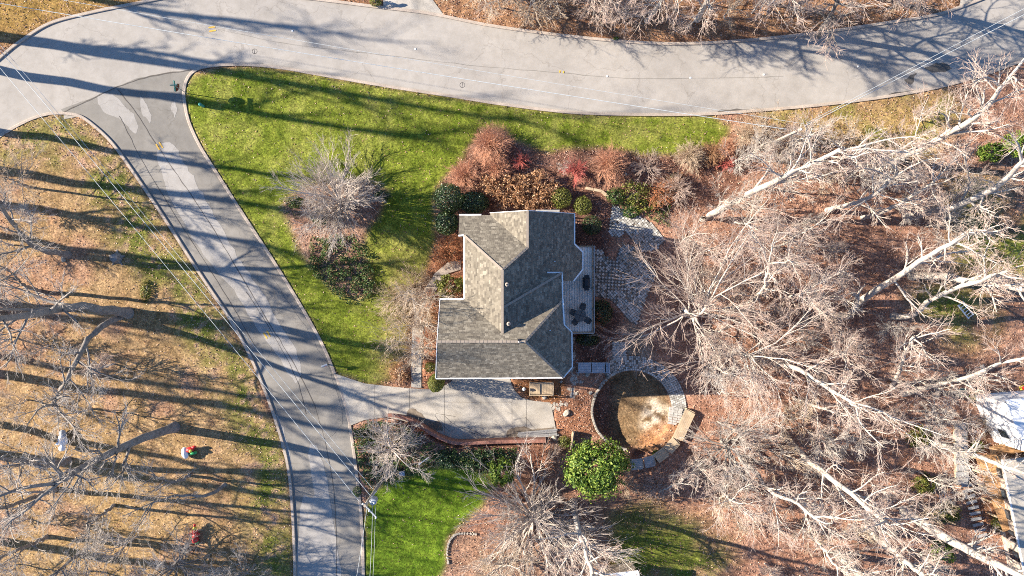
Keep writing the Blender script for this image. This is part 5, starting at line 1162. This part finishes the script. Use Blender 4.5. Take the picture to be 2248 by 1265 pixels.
leafy(2196, 936, .6, .5, .8, 'leaf_olive', 'small golden-green shrub against the white house', 700, .1); leafy(2206, 970, .7, .5, .8, 'leaf_olive', 'golden-green shrub lower down the white house wall', 700, .1)
leafy(2140, 978, .6, .6, .6, 'leaf_bright', 'small green plant beside the terracotta pot', 500, .12); leafy(2140, 868, .7, .6, .5, 'leaf_bright', 'low green plant right of the garden hose', 500, .14); leafy(2184, 1145, .6, .8, .7, 'leaf_olive', 'green shrub at the foot of the orange deck', 700, .12)
leafy(1390, 425, 1.5, 1.2, 1.0, 'leaf_olive', 'green leafy shrub above the paver path', 900, .17, clump=40); leafy(1420, 450, 1.0, .7, .8, 'leaf_olive', 'green leafy shrub below the orange bush', 600, .17, clump=26)
leafy(1350, 432, .9, .8, .8, 'leaf_ivy', 'dark green shrub at the edging end', 700, .15); leafy(1385, 468, .001 + .8, .5, .6, 'leaf_ivy', 'dark low shrub along the paver path', 600, .14)
leafy(1320, 685, 1.0, 1.2, 1.0, 'leaf_holly', 'dark evergreen shrub beside the deck corner', 1500, .13); leafy(1290, 745, 1.1, .6, .7, 'leaf_holly', 'dark low evergreen under the deck end', 1000, .13)
leafy(2130, 195 + 235, .8, .6, .6, 'leaf_olive', 'low green plant in the east lawn shade', 500, .13); leafy(1480, 300 + 90, .5, .4, .5, 'leaf_ivy', 'small green plant in the bed end', 300, .12); leafy(1352, 86, .25, .15, .2, 'leaf_bright', 'tiny bright green weed at the north kerb', 160, .10); leafy(826, 8, .55, .4, .8, 'leaf_olive', 'olive shrub beside the far mailbox', 500, .12)
leafy(322, 640, .5, 1.1, .4, 'leaf_olive', 'yellowish grass clump on the field beside the tree base', 500, .14, name='grass_clump', cat='plant'); leafy(785, 1078, .4, .5, .7, 'leaf_ivy', 'small green shrub at the kerb by the transformer pole', 400, .11)
# ivy and ground covers nobody could count
def cover(px_poly, dens, h, size, m, name, seed):
    r = np.random.default_rng(seed); x0, x1 = min(p[0] for p in px_poly), max(p[0] for p in px_poly); y0, y1 = min(p[1] for p in px_poly), max(p[1] for p in px_poly)
    n = int((x1 - x0) * (y1 - y0) / PPM ** 2 * dens); x = r.uniform(x0, x1, n); y = r.uniform(y0, y1, n)
    k = inside(px_poly, x + (fbm(x / 16, y / 16, seed) - .5) * 26, y + (fbm(x / 16, y / 16, seed + 4) - .5) * 26); x, y = x[k], y[k]
    b = np.clip((fbm(x / 13, y / 13, seed + 8) - .3) * 2.2, .08, 1.2); keep = r.random(len(x)) < np.clip(b * 1.6, 0, 1); x, y, b = x[keep], y[keep], b[keep]
    p = np.stack([(x - 1124) / PPM, (632.5 - y) / PPM, ground_z(x, y) + h * b * r.uniform(.25, 1, len(x))], 1)
    tag(link(name, leaf_mesh(name, p, size, M[m], tilt=.7, seed=seed)), kind='stuff')
cover(IVY_S, 260, .75, .16, 'leaf_ivy', 'ivy', 31)
cover([(935, 985), (1130, 980), (1138, 1012), (1080, 1036), (960, 1018)], 260, 1.2, .18, 'leaf_holly', 'hedge_foliage', 36)
cover([(775, 935), (850, 922), (868, 960), (790, 985)], 150, .5, .13, 'leaf_olive', 'ground_cover', 33)
cover([(685, 525), (780, 510), (815, 560), (824, 655), (780, 668), (735, 648), (680, 590)], 300, .75, .16, 'leaf_ivy', 'ivy', 34)
cover([(625, 450), (680, 430), (670, 470), (635, 490)], 70, .35, .13, 'leaf_ivy', 'ivy', 37)
cover([(1340, 430), (1470, 440), (1470, 500), (1400, 468), (1350, 455)], 150, .5, .14, 'leaf_ivy', 'ivy', 35)

# ---------------------------------------------------------------- poles, wires, signs, small things
def pole(name, base, h, label, lean=(0, 0)):
    x, y, _ = P(*base); t = thing(name, label, 'utility pole', (x, y, 0)); MB().cyl((0, 0, -.3), (lean[0], lean[1], h), .17, .12, 12).build('shaft', M['pole_wood'], t); return t
up = pole('utility_pole', (842, 1050), 9.3, 'wooden utility pole with a transformer beside the side street')
MB().bar((-.35, -.9, 8.75), (.35, .9, 8.75), .11, .13).build('crossarm', M['pole_wood'], up) if False else None
MB().bar((-.2, .1, 8.9), (.85, -1.0, 8.95), .10, .12).build('crossarm', M['grey_metal'], up)
for k in (0, .5, 1): MB().lathe((-.2 + 1.05 * k, .1 - 1.1 * k, 8.98), [(.05, 0), (.08, .07), (.04, .16), (.07, .2), (.02, .26)], 8).build('insulator', M['white_paint'], up)
tr = MB().lathe((.5, .1, 7.6), [(.24, 0), (.28, .04), (.28, .82), (.30, .84), (.26, .92), (.05, .95)], 16).build('transformer', M['grey_metal'], up)
for s in (-.1, .12): MB().lathe((.5 + s, .1 - s * .6, 8.5), [(.05, 0), (.07, .06), (.05, .12), (.07, .18), (.02, .26)], 8).build('bushing', M['white_paint'], tr)
MB().bar((.0, .05, 8.0), (.3, .1, 8.0), .08).build('bracket', M['grey_metal'], up); MB().bar((0, 0, 7.4), (.65, .75, 7.5), .05).build('brace', M['grey_metal'], up)
up2 = pole('utility_pole', (1668, 328), 9.4, 'wooden utility pole among bare shrubs below the road bend', (.35, -.05))
MB().bar((.2, -.4, 9.1), (.5, .4, 9.1), .08).build('crossarm', M['pole_wood'], up2); MB().lathe((.35, -.05, 9.35), [(.06, 0), (.09, .08), (.03, .2)], 8).build('insulator', M['white_paint'], up2)
def wire(pts, r, label, group, sag=.35, m='cable'):
    """pts: (px, py, z) support points; cable hangs between them"""
    w = [Vector(P(*p)) for p in pts]; V_ = []; S = 5; path = []
    for a, b in zip(w, w[1:]):
        for k in range(18):
            t = k / 18; p = a.lerp(b, t); p.z -= sag * 4 * t * (1 - t); path.append(p)
    path.append(w[-1]); vs = []
    for i, p in enumerate(path):
        t = (path[min(i + 1, len(path) - 1)] - path[max(i - 1, 0)]).normalized(); sx = t.cross(Vector((0, 0, 1))).normalized(); sy = sx.cross(t)
        vs += [p + sx * r * math.cos(2 * math.pi * k / S) + sy * r * math.sin(2 * math.pi * k / S) for k in range(S)]
    fs = [(i * S + k, i * S + (k + 1) % S, (i + 1) * S + (k + 1) % S, (i + 1) * S + k) for i in range(len(path) - 1) for k in range(S)]
    return tag(MB().add(vs, fs).build('power_line', M[m], None, True), label, 'power line', group)
GA, GB, GC = 'wires along the side street', 'wires along the main road', 'wires crossing the road bend'
wire([(-60, 78, 8.6), (789, 1101, 8.95)], .020, 'outermost of three wires crossing the dry field to the transformer pole', GA)
wire([(-60, 40, 8.8), (812, 1087, 8.95)], .022, 'middle of three wires crossing the dry field to the transformer pole', GA)
wire([(-60, 28, 8.0), (818, 1073, 7.9)], .015, 'thin wire over the side street ending low on the transformer pole', GA)
wire([(-80, -6, 8.8), (1726, 284, 9.2)], .024, 'thick cable along the main road carrying two ring markers', GB, .5)
wire([(-80, -38, 9.0), (1764, 272, 9.2)], .014, 'thin upper wire along the main road above the thick cable', GB, .5)
wire([(1772, 270, 9.35), (2300, -8, 9.0)], .020, 'wire across the road bend, upper one of the pair', GC)
wire([(1768, 276, 9.1), (2300, 6, 9.0)], .026, 'wire across the road bend, lower one of the pair', GC)
wire([(806, 1112, 9.0), (772, 1330, 8.8)], .014, 'slack wire leaving the transformer pole beside the kerb', GA)
wire([(818, 1108, 8.8), (808, 1330, 8.8)], .014, 'straight wire leaving the transformer pole over the south lawn', GA)
wire([(824, 1112, 8.6), (815, 1330, 8.6)], .012, 'last wire leaving the transformer pole over the south lawn', GA)
for (px_, py_), lab in (((559, 113), 'ring marker on the thick cable above the lawn corner'), ((1015, 187), 'ring marker on the thick cable near the middle of the road')):
    z = 8.45; x, y, _ = P(px_, py_, z); rgm = thing('cable_ring', lab, 'cable marker', (x, y, z), -.14, 'ring markers on the cable')
    mb = MB(); n = 20; rr = .20
    for k in range(n): a, b = 2 * math.pi * k / n, 2 * math.pi * (k + 1) / n; mb.bar((rr * math.cos(a), rr * math.sin(a), 0), (rr * math.cos(b), rr * math.sin(b), 0), .03)
    mb.build('ring', M['dark_metal'], rgm); MB().bar((0, -.2, 0), (0, .2, 0), .03).build('clamp', M['dark_metal'], rgm)
# stop sign with street name blades
x, y, _ = P(412, 206); sg = thing('street_sign', 'green street name blades above a red stop sign at the junction', 'street sign', (x, y, 0))
MB().cyl((0, 0, -.2), (0, 0, 3.1), .035, .035, 8).build('post', M['grey_metal'], sg)
oc = MB(); octv = [(.38 * math.cos(math.pi / 8 + k * math.pi / 4), .38 * math.sin(math.pi / 8 + k * math.pi / 4)) for k in range(8)]
oc.add([(-.05, a, 2.2 + b) for a, b in octv] + [(-.03, a, 2.2 + b) for a, b in octv], [tuple(range(8))[::-1], tuple(range(8, 16))] + [(k, (k + 1) % 8, 8 + (k + 1) % 8, 8 + k) for k in range(8)])
so = oc.build('stop_plate', M['maroon'], sg); so.rotation_euler.z = -.35
bl = MB().box((-.02, 0, 2.78), (.05, .95, .22)).build('name_blade', M['teal'], sg); bl.rotation_euler.z = .1
bl = MB().box((0, .02, 3.02), (.62, .05, .22)).build('name_blade', M['teal'], sg); bl.rotation_euler.z = .05
x, y, _ = P(447, 234); MBm = MB().lathe((0, 0, 0), [(.12, -.1), (.12, .75), (.15, .78), (.14, .92), (.05, 1.0)], 12).build('utility_marker', M['teal']); MBm.location = (x, y, 0)
tag(MBm, 'short teal marker post standing on the lawn corner', 'marker post')
def mailbox(px_, py_, rz, label):
    x, y, _ = P(px_, py_); t = thing('mailbox', label, 'mailbox', (x, y, 0), rz); MB().box((0, 0, .5), (.10, .10, 1.1)).build('post', M['timber_grey'], t)
    mb = MB(); n = 9; pr_ = [(-.1, 0), (.1, 0)] + [(.1 * math.cos(a), .12 + .1 * math.sin(a)) for a in np.linspace(0, math.pi, n)]
    k = len(pr_); mb.add([(-.28, a, 1.05 + b) for a, b in pr_] + [(.28, a, 1.05 + b) for a, b in pr_], [tuple(range(k))[::-1], tuple(range(k, 2 * k))] + [(i, (i + 1) % k, k + (i + 1) % k, k + i) for i in range(k)]); mb.build('box', M['grey_metal'], t)
    MB().box((.1, -.115, 1.2), (.14, .015, .05)).build('flag', M['vinyl_red'], t); MB().bar((-.2, 0, 1.03), (.2, 0, 1.03), .12, .03).build('shelf', M['timber_grey'], t)
    return t
mailbox(719, 800, .35, 'grey mailbox on a post at the driveway entrance'); mailbox(826, 4, .3, 'grey mailbox beside the driveway across the main road')
a_, b_ = P(941, 1004, 2.3), P(921, 1019, 2.3); lp = thing('garden_lamp', 'thin pale garden lamp post with a long arm beside the ivy', 'lamp post', (a_[0], a_[1], 0))
MB().cyl((0, 0, -.1), (0, 0, 2.35), .035, .03, 8).build('post', M['grey_metal'], lp); MB().bar((0, 0, 2.3), (b_[0] - a_[0], b_[1] - a_[1], 2.3), .06).build('arm', M['white_trim'], lp)
MB().lathe((b_[0] - a_[0], b_[1] - a_[1], 2.14), [(.1, 0), (.12, .1), (.05, .18)], 10).build('lamp_head', M['grey_metal'], lp)
x, y, _ = P(884, 1037); ub = thing('utility_box', 'blue-grey utility box under the bare shrub by the lawn', 'utility box', (x, y, 0), .1)
MB().box((0, 0, .22), (.42, .36, .5)).build('cabinet', M['paint_blue_grey'], ub, bevel=.02); MB().box((0, 0, .49), (.48, .42, .05)).build('lid', M['paint_blue_grey'], ub)
x, y, _ = P(1150, 852); ln = thing('garden_lantern', 'dark garden lantern in the mulch beside the wooden landing', 'lantern', (x, y, 0))
MB().cyl((0, 0, 0), (0, 0, .6), .03, .03, 8).build('post', M['dark_metal'], ln); MB().lathe((0, 0, .6), [(.1, 0), (.13, .05), (.13, .25)], 10).build('lamp_body', M['dark_metal'], ln); MB().lathe((0, 0, .85), [(.16, 0), (.08, .1), (.02, .14)], 10).build('cap', M['white_paint'], ln)
x, y, _ = P(1195, 836); ac = thing('planter_pot', 'dark planter pot against the garage wall', 'pot', (x, -7.75, 0)); MB().lathe((0, 0, 0), [(.18, 0), (.26, .4), (.28, .42), (.22, .42), (.2, .36)], 14).build('pot', M['black_cover'], ac)
x, y, _ = P(1195, 872); pp = thing('stone_lamp', 'small pale path light below the wooden landing', 'path light', (x, y, 0)); MB().lathe((0, 0, 0), [(.1, 0), (.1, .12), (.2, .16), (.1, .24)], 12).build('cap', M['stone'], pp)
# inflatable yard figures in the dry field (generic, deflating)
def puff(mb, c, r, sx=1, sy=1, sz=1, n=12):
    prof = [(math.sin(math.pi * k / 8), -math.cos(math.pi * k / 8)) for k in range(9)]
    vs = [(c[0] + p * r * sx * math.cos(2 * math.pi * i / n), c[1] + p * r * sy * math.sin(2 * math.pi * i / n), c[2] + z * r * sz) for p, z in prof for i in range(n)]
    return mb.add(vs, [(k * n + i, k * n + (i + 1) % n, (k + 1) * n + (i + 1) % n, (k + 1) * n + i) for k in range(8) for i in range(n)])
x, y, _ = P(146, 968); f = thing('inflatable_figure', 'white inflatable snow figure standing on the dry field', 'inflatable', (x, y, 0), .3)
puff(MB(), (0, .15, .5), .5, .7, 1.1, 1.1).build('body', M['white_fabric'], f, True); puff(MB(), (-.12, -.5, .75), .30).build('head', M['white_fabric'], f, True); puff(MB(), (.14, .75, .45), .36, .8, 1, .9).build('tail_cushion', M['paint_blue_grey'], f, True)
for s in (-1, 1): puff(MB(), (s * .36, 0, .75), .13, 1.8, 1, 1).build('arm', M['white_fabric'], f, True)
x, y, _ = P(418, 992); f = thing('inflatable_figure', 'white, red and green holiday inflatable slumped under bare branches', 'inflatable', (x, y, 0), .2)
puff(MB(), (-.3, .05, .45), .42, .75, 1.3, 1).build('body', M['white_fabric'], f, True); puff(MB(), (.2, .25, .5), .30, 1.3, .9, 1).build('torso', M['vinyl_red'], f, True); puff(MB(), (.62, .42, .55), .2, 1.2, .7, 1).build('hat', M['vinyl_red'], f, True)
puff(MB(), (.35, -.12, .35), .3, 1.4, .6, 1).build('present', M['vinyl_green'], f, True); puff(MB(), (.35, .15, .75), .15).build('face', M['vinyl_yellow'], f, True)
x, y, _ = P(431, 1165); f = thing('inflatable_figure', 'tall thin red and yellow inflatable tree figure on the dry field', 'inflatable', (x, y, 0), 0)
for k, (dy, z, r, m) in enumerate(((-.75, .25, .34, 'vinyl_red'), (-.35, .3, .30, 'vinyl_red'), (0, .4, .27, 'vinyl_red'), (.35, .5, .2, 'vinyl_yellow'), (.65, .6, .14, 'vinyl_red'))): puff(MB(), (.02 * k, dy, z), r, .9, 1.0, 1).build('segment', M[m], f, True)
puff(MB(), (.1, -1.0, .2), .22, 1, .7, 1).build('base', M['vinyl_green'], f, True)
for s in (-1, 1): puff(MB(), (s * .32, -.2, .4), .12, 1.5, 1, 1).build('arm', M['vinyl_red'], f, True)
# ladder and bits on the east side
a_, b_ = Vector(P(2108, 666, .4)), Vector(P(2132, 696, .4)); t = (b_ - a_).normalized(); nn = Vector((-t.y, t.x, 0)) * .28
ld2 = thing('ladder', 'white wooden ladder lying on the grass among bare trees', 'ladder', tuple(a_)); MB().bar(nn, b_ - a_ + nn, .10, .07).build('rail', M['white_paint'], ld2); MB().bar(-nn, b_ - a_ - nn, .10, .07).build('rail', M['white_paint'], ld2)
for k in range(6): c = (b_ - a_) * ((k + .3) / 5.6); MB().bar(c - nn, c + nn, .06, .04).build('rung', M['white_paint'], ld2)
x, y, _ = P(2154, 805); tag(MB().box((0, 0, 0), (.4, .34, .06), .4).build('paving_slab', M['kerb_concrete']), 'single pale paving slab lying on the east grass', 'slab'); bpy.data.objects['paving_slab'].location = (x, y, .16)
x, y, _ = P(2109, 861); mb = MB()
for q in range(3):
    for k in range(16): a, b = 2 * math.pi * k / 16, 2 * math.pi * (k + 1) / 16; r_ = .28 + .05 * q; mb.bar((r_ * math.cos(a), r_ * math.sin(a), .05 * q), (r_ * math.cos(b), r_ * math.sin(b), .05 * q), .03)
ho = mb.build('garden_hose', M['teal']); ho.location = (x, y, .2); tag(ho, 'coiled teal garden hose under bare branches', 'hose')
x, y, _ = P(2243, 850); ty_ = thing('toy_car', 'yellow ride-on toy by the white house corner', 'toy', (x, y, 0), .3); MB().box((0, 0, .25), (.7, .4, .22), 0, .85).build('body', M['vinyl_yellow'], ty_, bevel=.05); MB().box((-.05, 0, .45), (.3, .32, .2), 0, .7).build('seat', M['vinyl_red'], ty_)
for s in (-1, 1):
    for q in (-.22, .22): MB().cyl((q, s * .2, .12), (q, s * .26, .12), .12, .12, 12).build('wheel', M['dark_metal'], ty_)
a_, b_ = P(1411, 1152, .3), P(1417, 1130, .3); tag(MB().bar(a_, b_, .05).build('fence_stake', M['dark_metal']), 'thin dark stake leaning over the shaded lawn', 'stake')
# terracotta pot, planked path and stepping timbers beside the neighbour's house
x, y, _ = P(2146, 943); pt = thing('flower_pot', 'round terracotta pot beside the neighbour planting bed', 'pot', (x, y, .1)); MB().lathe((0, 0, 0), [(.2, 0), (.3, .4), (.33, .42), (.27, .42), (.24, .3)], 14).build('pot', M['terracotta'], pt); MB().lathe((-.35, -.12, 0), [(.1, 0), (.13, .2), (.11, .2)], 10).build('saucer', M['white_paint'], pt)
wp = thing('plank_path', 'raised weathered plank path beside the orange deck', 'path', P(2105, 990))
for k in range(9):
    x, y, _ = P(2101 + k * .6, 934 + k * 15); MB().box((x - wp.location.x, y - wp.location.y, .55), (.95 + .2 * (k % 2), .56, .08), R.normal(0, .04)).build('plank', M['timber_grey'], wp)
for s in (0, 1): A_, B_ = Vector(P(2092 + s * 24, 930)) - wp.location, Vector(P(2096 + s * 24, 1062)) - wp.location; MB().bar(A_ + Vector((0, 0, .25)), B_ + Vector((0, 0, .25)), .12, .5).build('bearer', M['timber'], wp)
stp = thing('timber_steps', 'flight of short timber steps descending beside the orange deck', 'steps', P(2130, 1110))
for k in range(11): x, y, _ = P(2112 + k * 4.1 + R.uniform(-1, 1), 1050 + k * 12.5); MB().box((x - stp.location.x, y - stp.location.y, .45 - k * .03), (.95, .26, .12), .22 + R.normal(0, .06)).build('step', M['timber_grey'], stp)
fe = thing('rail_fence', 'short brown plank fence beside the white house', 'fence', P(2185, 955))
for a, b in (((2174, 920), (2182, 945)), ((2183, 948), (2190, 975))):
    A_, B_ = Vector(P(*a)) - fe.location, Vector(P(*b)) - fe.location
    for z in (.4, .8, 1.2): MB().bar(A_ + Vector((0, 0, z)), B_ + Vector((0, 0, z)), .06, .22).build('plank', M['timber'], fe)
    MB().box((A_.x, A_.y, .65), (.12, .12, 1.35)).build('post', M['timber'], fe)
# white neighbour house: walls seen from above leaning east
nh = thing('white_house', 'white sided house with a pale roof at the east edge', 'house', P(2230, 930))
g0 = nh.location.copy(); zt = 5.2
rt = [Vector(P(2206, 882, zt)), Vector(P(2330, 862, zt)), Vector(P(2330, 925, zt + 1.2)), Vector(P(2240, 902, zt + .2))]
ftp = [Vector((p.x + dx, p.y + dy)) for p, dx, dy in ((rt[0], .25, -.2), (rt[1], -.3, -.2))]
bx_ = [(rt[0].x + .2, rt[0].y - .1), (rt[0].x + 6, rt[0].y + .4), (rt[0].x + 6, rt[0].y - 4.7), (rt[0].x + 2.2, rt[0].y - 4.4), (rt[0].x + 1.0, rt[0].y - 2.2)]
MB().prism([(a - g0.x, b - g0.y) for a, b in bx_], 0, zt - .1).build('wall', M['white_trim'], nh)
MB().prism([(a - g0.x, b - g0.y) for a, b in [(bx_[0][0] - .25, bx_[0][1] + .25), (bx_[1][0], bx_[1][1] + .3), (bx_[2][0], bx_[2][1] + 2.2), (bx_[4][0] + 1.2, bx_[4][1] + .9)]], zt - .1, zt + .12).build('roof', M['white_fabric'], nh)
wn_ = MB().box((bx_[4][0] + .55 - g0.x, bx_[4][1] - 1.0 - g0.y, 2.6), (.12, .9, 1.3), .5).build('window', M['grey_metal'], nh); MB().box((bx_[4][0] + .5 - g0.x, bx_[4][1] - 1.0 - g0.y, 2.6), (.1, .7, 1.1), .5).build('pane', M['glass'], wn_)
# orange deck, railing and grey-roofed neighbour house at the lower right
od = thing('orange_deck', 'long orange wooden deck with dark balusters along the neighbour house', 'deck', P(2175, 1080))
A0, A1 = Vector(P(2142, 1006, 1.6)) - od.location, Vector(P(2202, 1168, 1.6)) - od.location; t = (A1 - A0).normalized(); nn = Vector((-t.y, t.x, 0))
for j in range(11): MB().bar(A0 + nn * (.08 + j * .15) + t * (.0 if j < 9 else .05), A1 + nn * (.08 + j * .15), .135, .05).build('deck_board', M['timber_orange'], od)
B0, B1 = Vector(P(2172, 994, 1.7)) - od.location, Vector(P(2260, 985, 1.7)) - od.location
for j in range(6): MB().bar(B0 + Vector((.02 * j, -.15 * j + .5, 0)), B1 + Vector((0, -.15 * j + .6, 0)), .135, .05).build('deck_board', M['timber_orange'], od)
for k in range(6): p = A0.lerp(A1, k / 5); MB().box((p.x, p.y, .8), (.14, .14, 1.6)).build('post', M['timber'], od)
rl = nn * 1.72
for z in (.35, 1.25): MB().bar(A0 + rl + Vector((0, 0, z)), A1 + rl + t * .8 + Vector((0, 0, z)), .06, .08).build('rail', M['timber_orange'], od)
mb = MB()
for k in range(58): p = A0.lerp(A1, k / 54) + rl; mb.bar(p + Vector((0, 0, .35)), p + Vector((0, 0, 1.25)), .04)
o = mb.build('baluster', M['dark_metal'], od); o['kind'] = 'stuff'
gh = thing('grey_roof_house', 'neighbour house with a flat pale grey roof beside the orange deck', 'house', P(2240, 1120)); g0 = gh.location
rf = [P(2178 + 24, 1010, 3.2), P(2420, 985, 3.2), P(2420, 1275, 3.2), P(2254, 1275, 3.2)]
MB().prism([(p[0] - g0.x, p[1] - g0.y) for p in rf], 3.0, 3.2).build('roof', M['concrete'], gh); q = [(p[0] - g0.x, p[1] - g0.y) for p in rf]
MB().prism([(q[0][0] + .3, q[0][1] - .3), (q[1][0], q[1][1] - .3), q[2], (q[3][0] + .3, q[3][1])], 0, 3.0).build('wall', M['siding'], gh)
MB().bar((q[0][0] - .04, q[0][1], 3.12), (q[3][0] - .04, q[3][1], 3.12), .12, .14).build('gutter', M['white_trim'], gh)
for k in range(5): p = Vector((q[0][0] + .27, q[0][1] - .3, 1.6)).lerp(Vector((q[3][0] + .27, q[3][1], 1.6)), (k + .6) / 5.5); wf = MB().box(p, (.1, .9, 1.3), .22).build('window', M['dark_metal'], gh); MB().box((p.x - .03, p.y, p.z), (.1, .7, 1.1), .22).build('pane', M['glass'], wf)
x, y, _ = P(2233, 1176, .4); pg = thing('play_set', 'small red, blue, green and yellow plastic play slide', 'toy', (x, y, .0), -.4)
MB().box((0, 0, .5), (.6, .5, .8)).build('tower', M['vinyl_blue'], pg, bevel=.05); MB().bar((.2, -.1, .9), (.9, -.3, .1), .4, .06).build('slide', M['vinyl_yellow'], pg); MB().box((-.35, .35, .7), (.3, .3, 1.0), 0, .4).build('roof', M['vinyl_red'], pg); MB().box((.1, -.45, .25), (.7, .2, .4)).build('step', M['vinyl_green'], pg)
# corner of a white shed at the bottom edge
x, y, _ = P(1368, 1272, 2.6); wsd = thing('white_shed', 'pale flat roofed shed corner at the bottom edge', 'shed', (x, y, 0)); MB().box((0, -.6, 1.3), (2.6, 2.2, 2.6), .12).build('wall', M['siding'], wsd); MB().box((0, -.6, 2.66), (2.9, 2.5, .12), .12).build('roof', M['white_fabric'], wsd); MB().box((1.47, -.45, 2.68), (.1, 2.4, .14), .12).build('gutter', M['white_trim'], wsd)
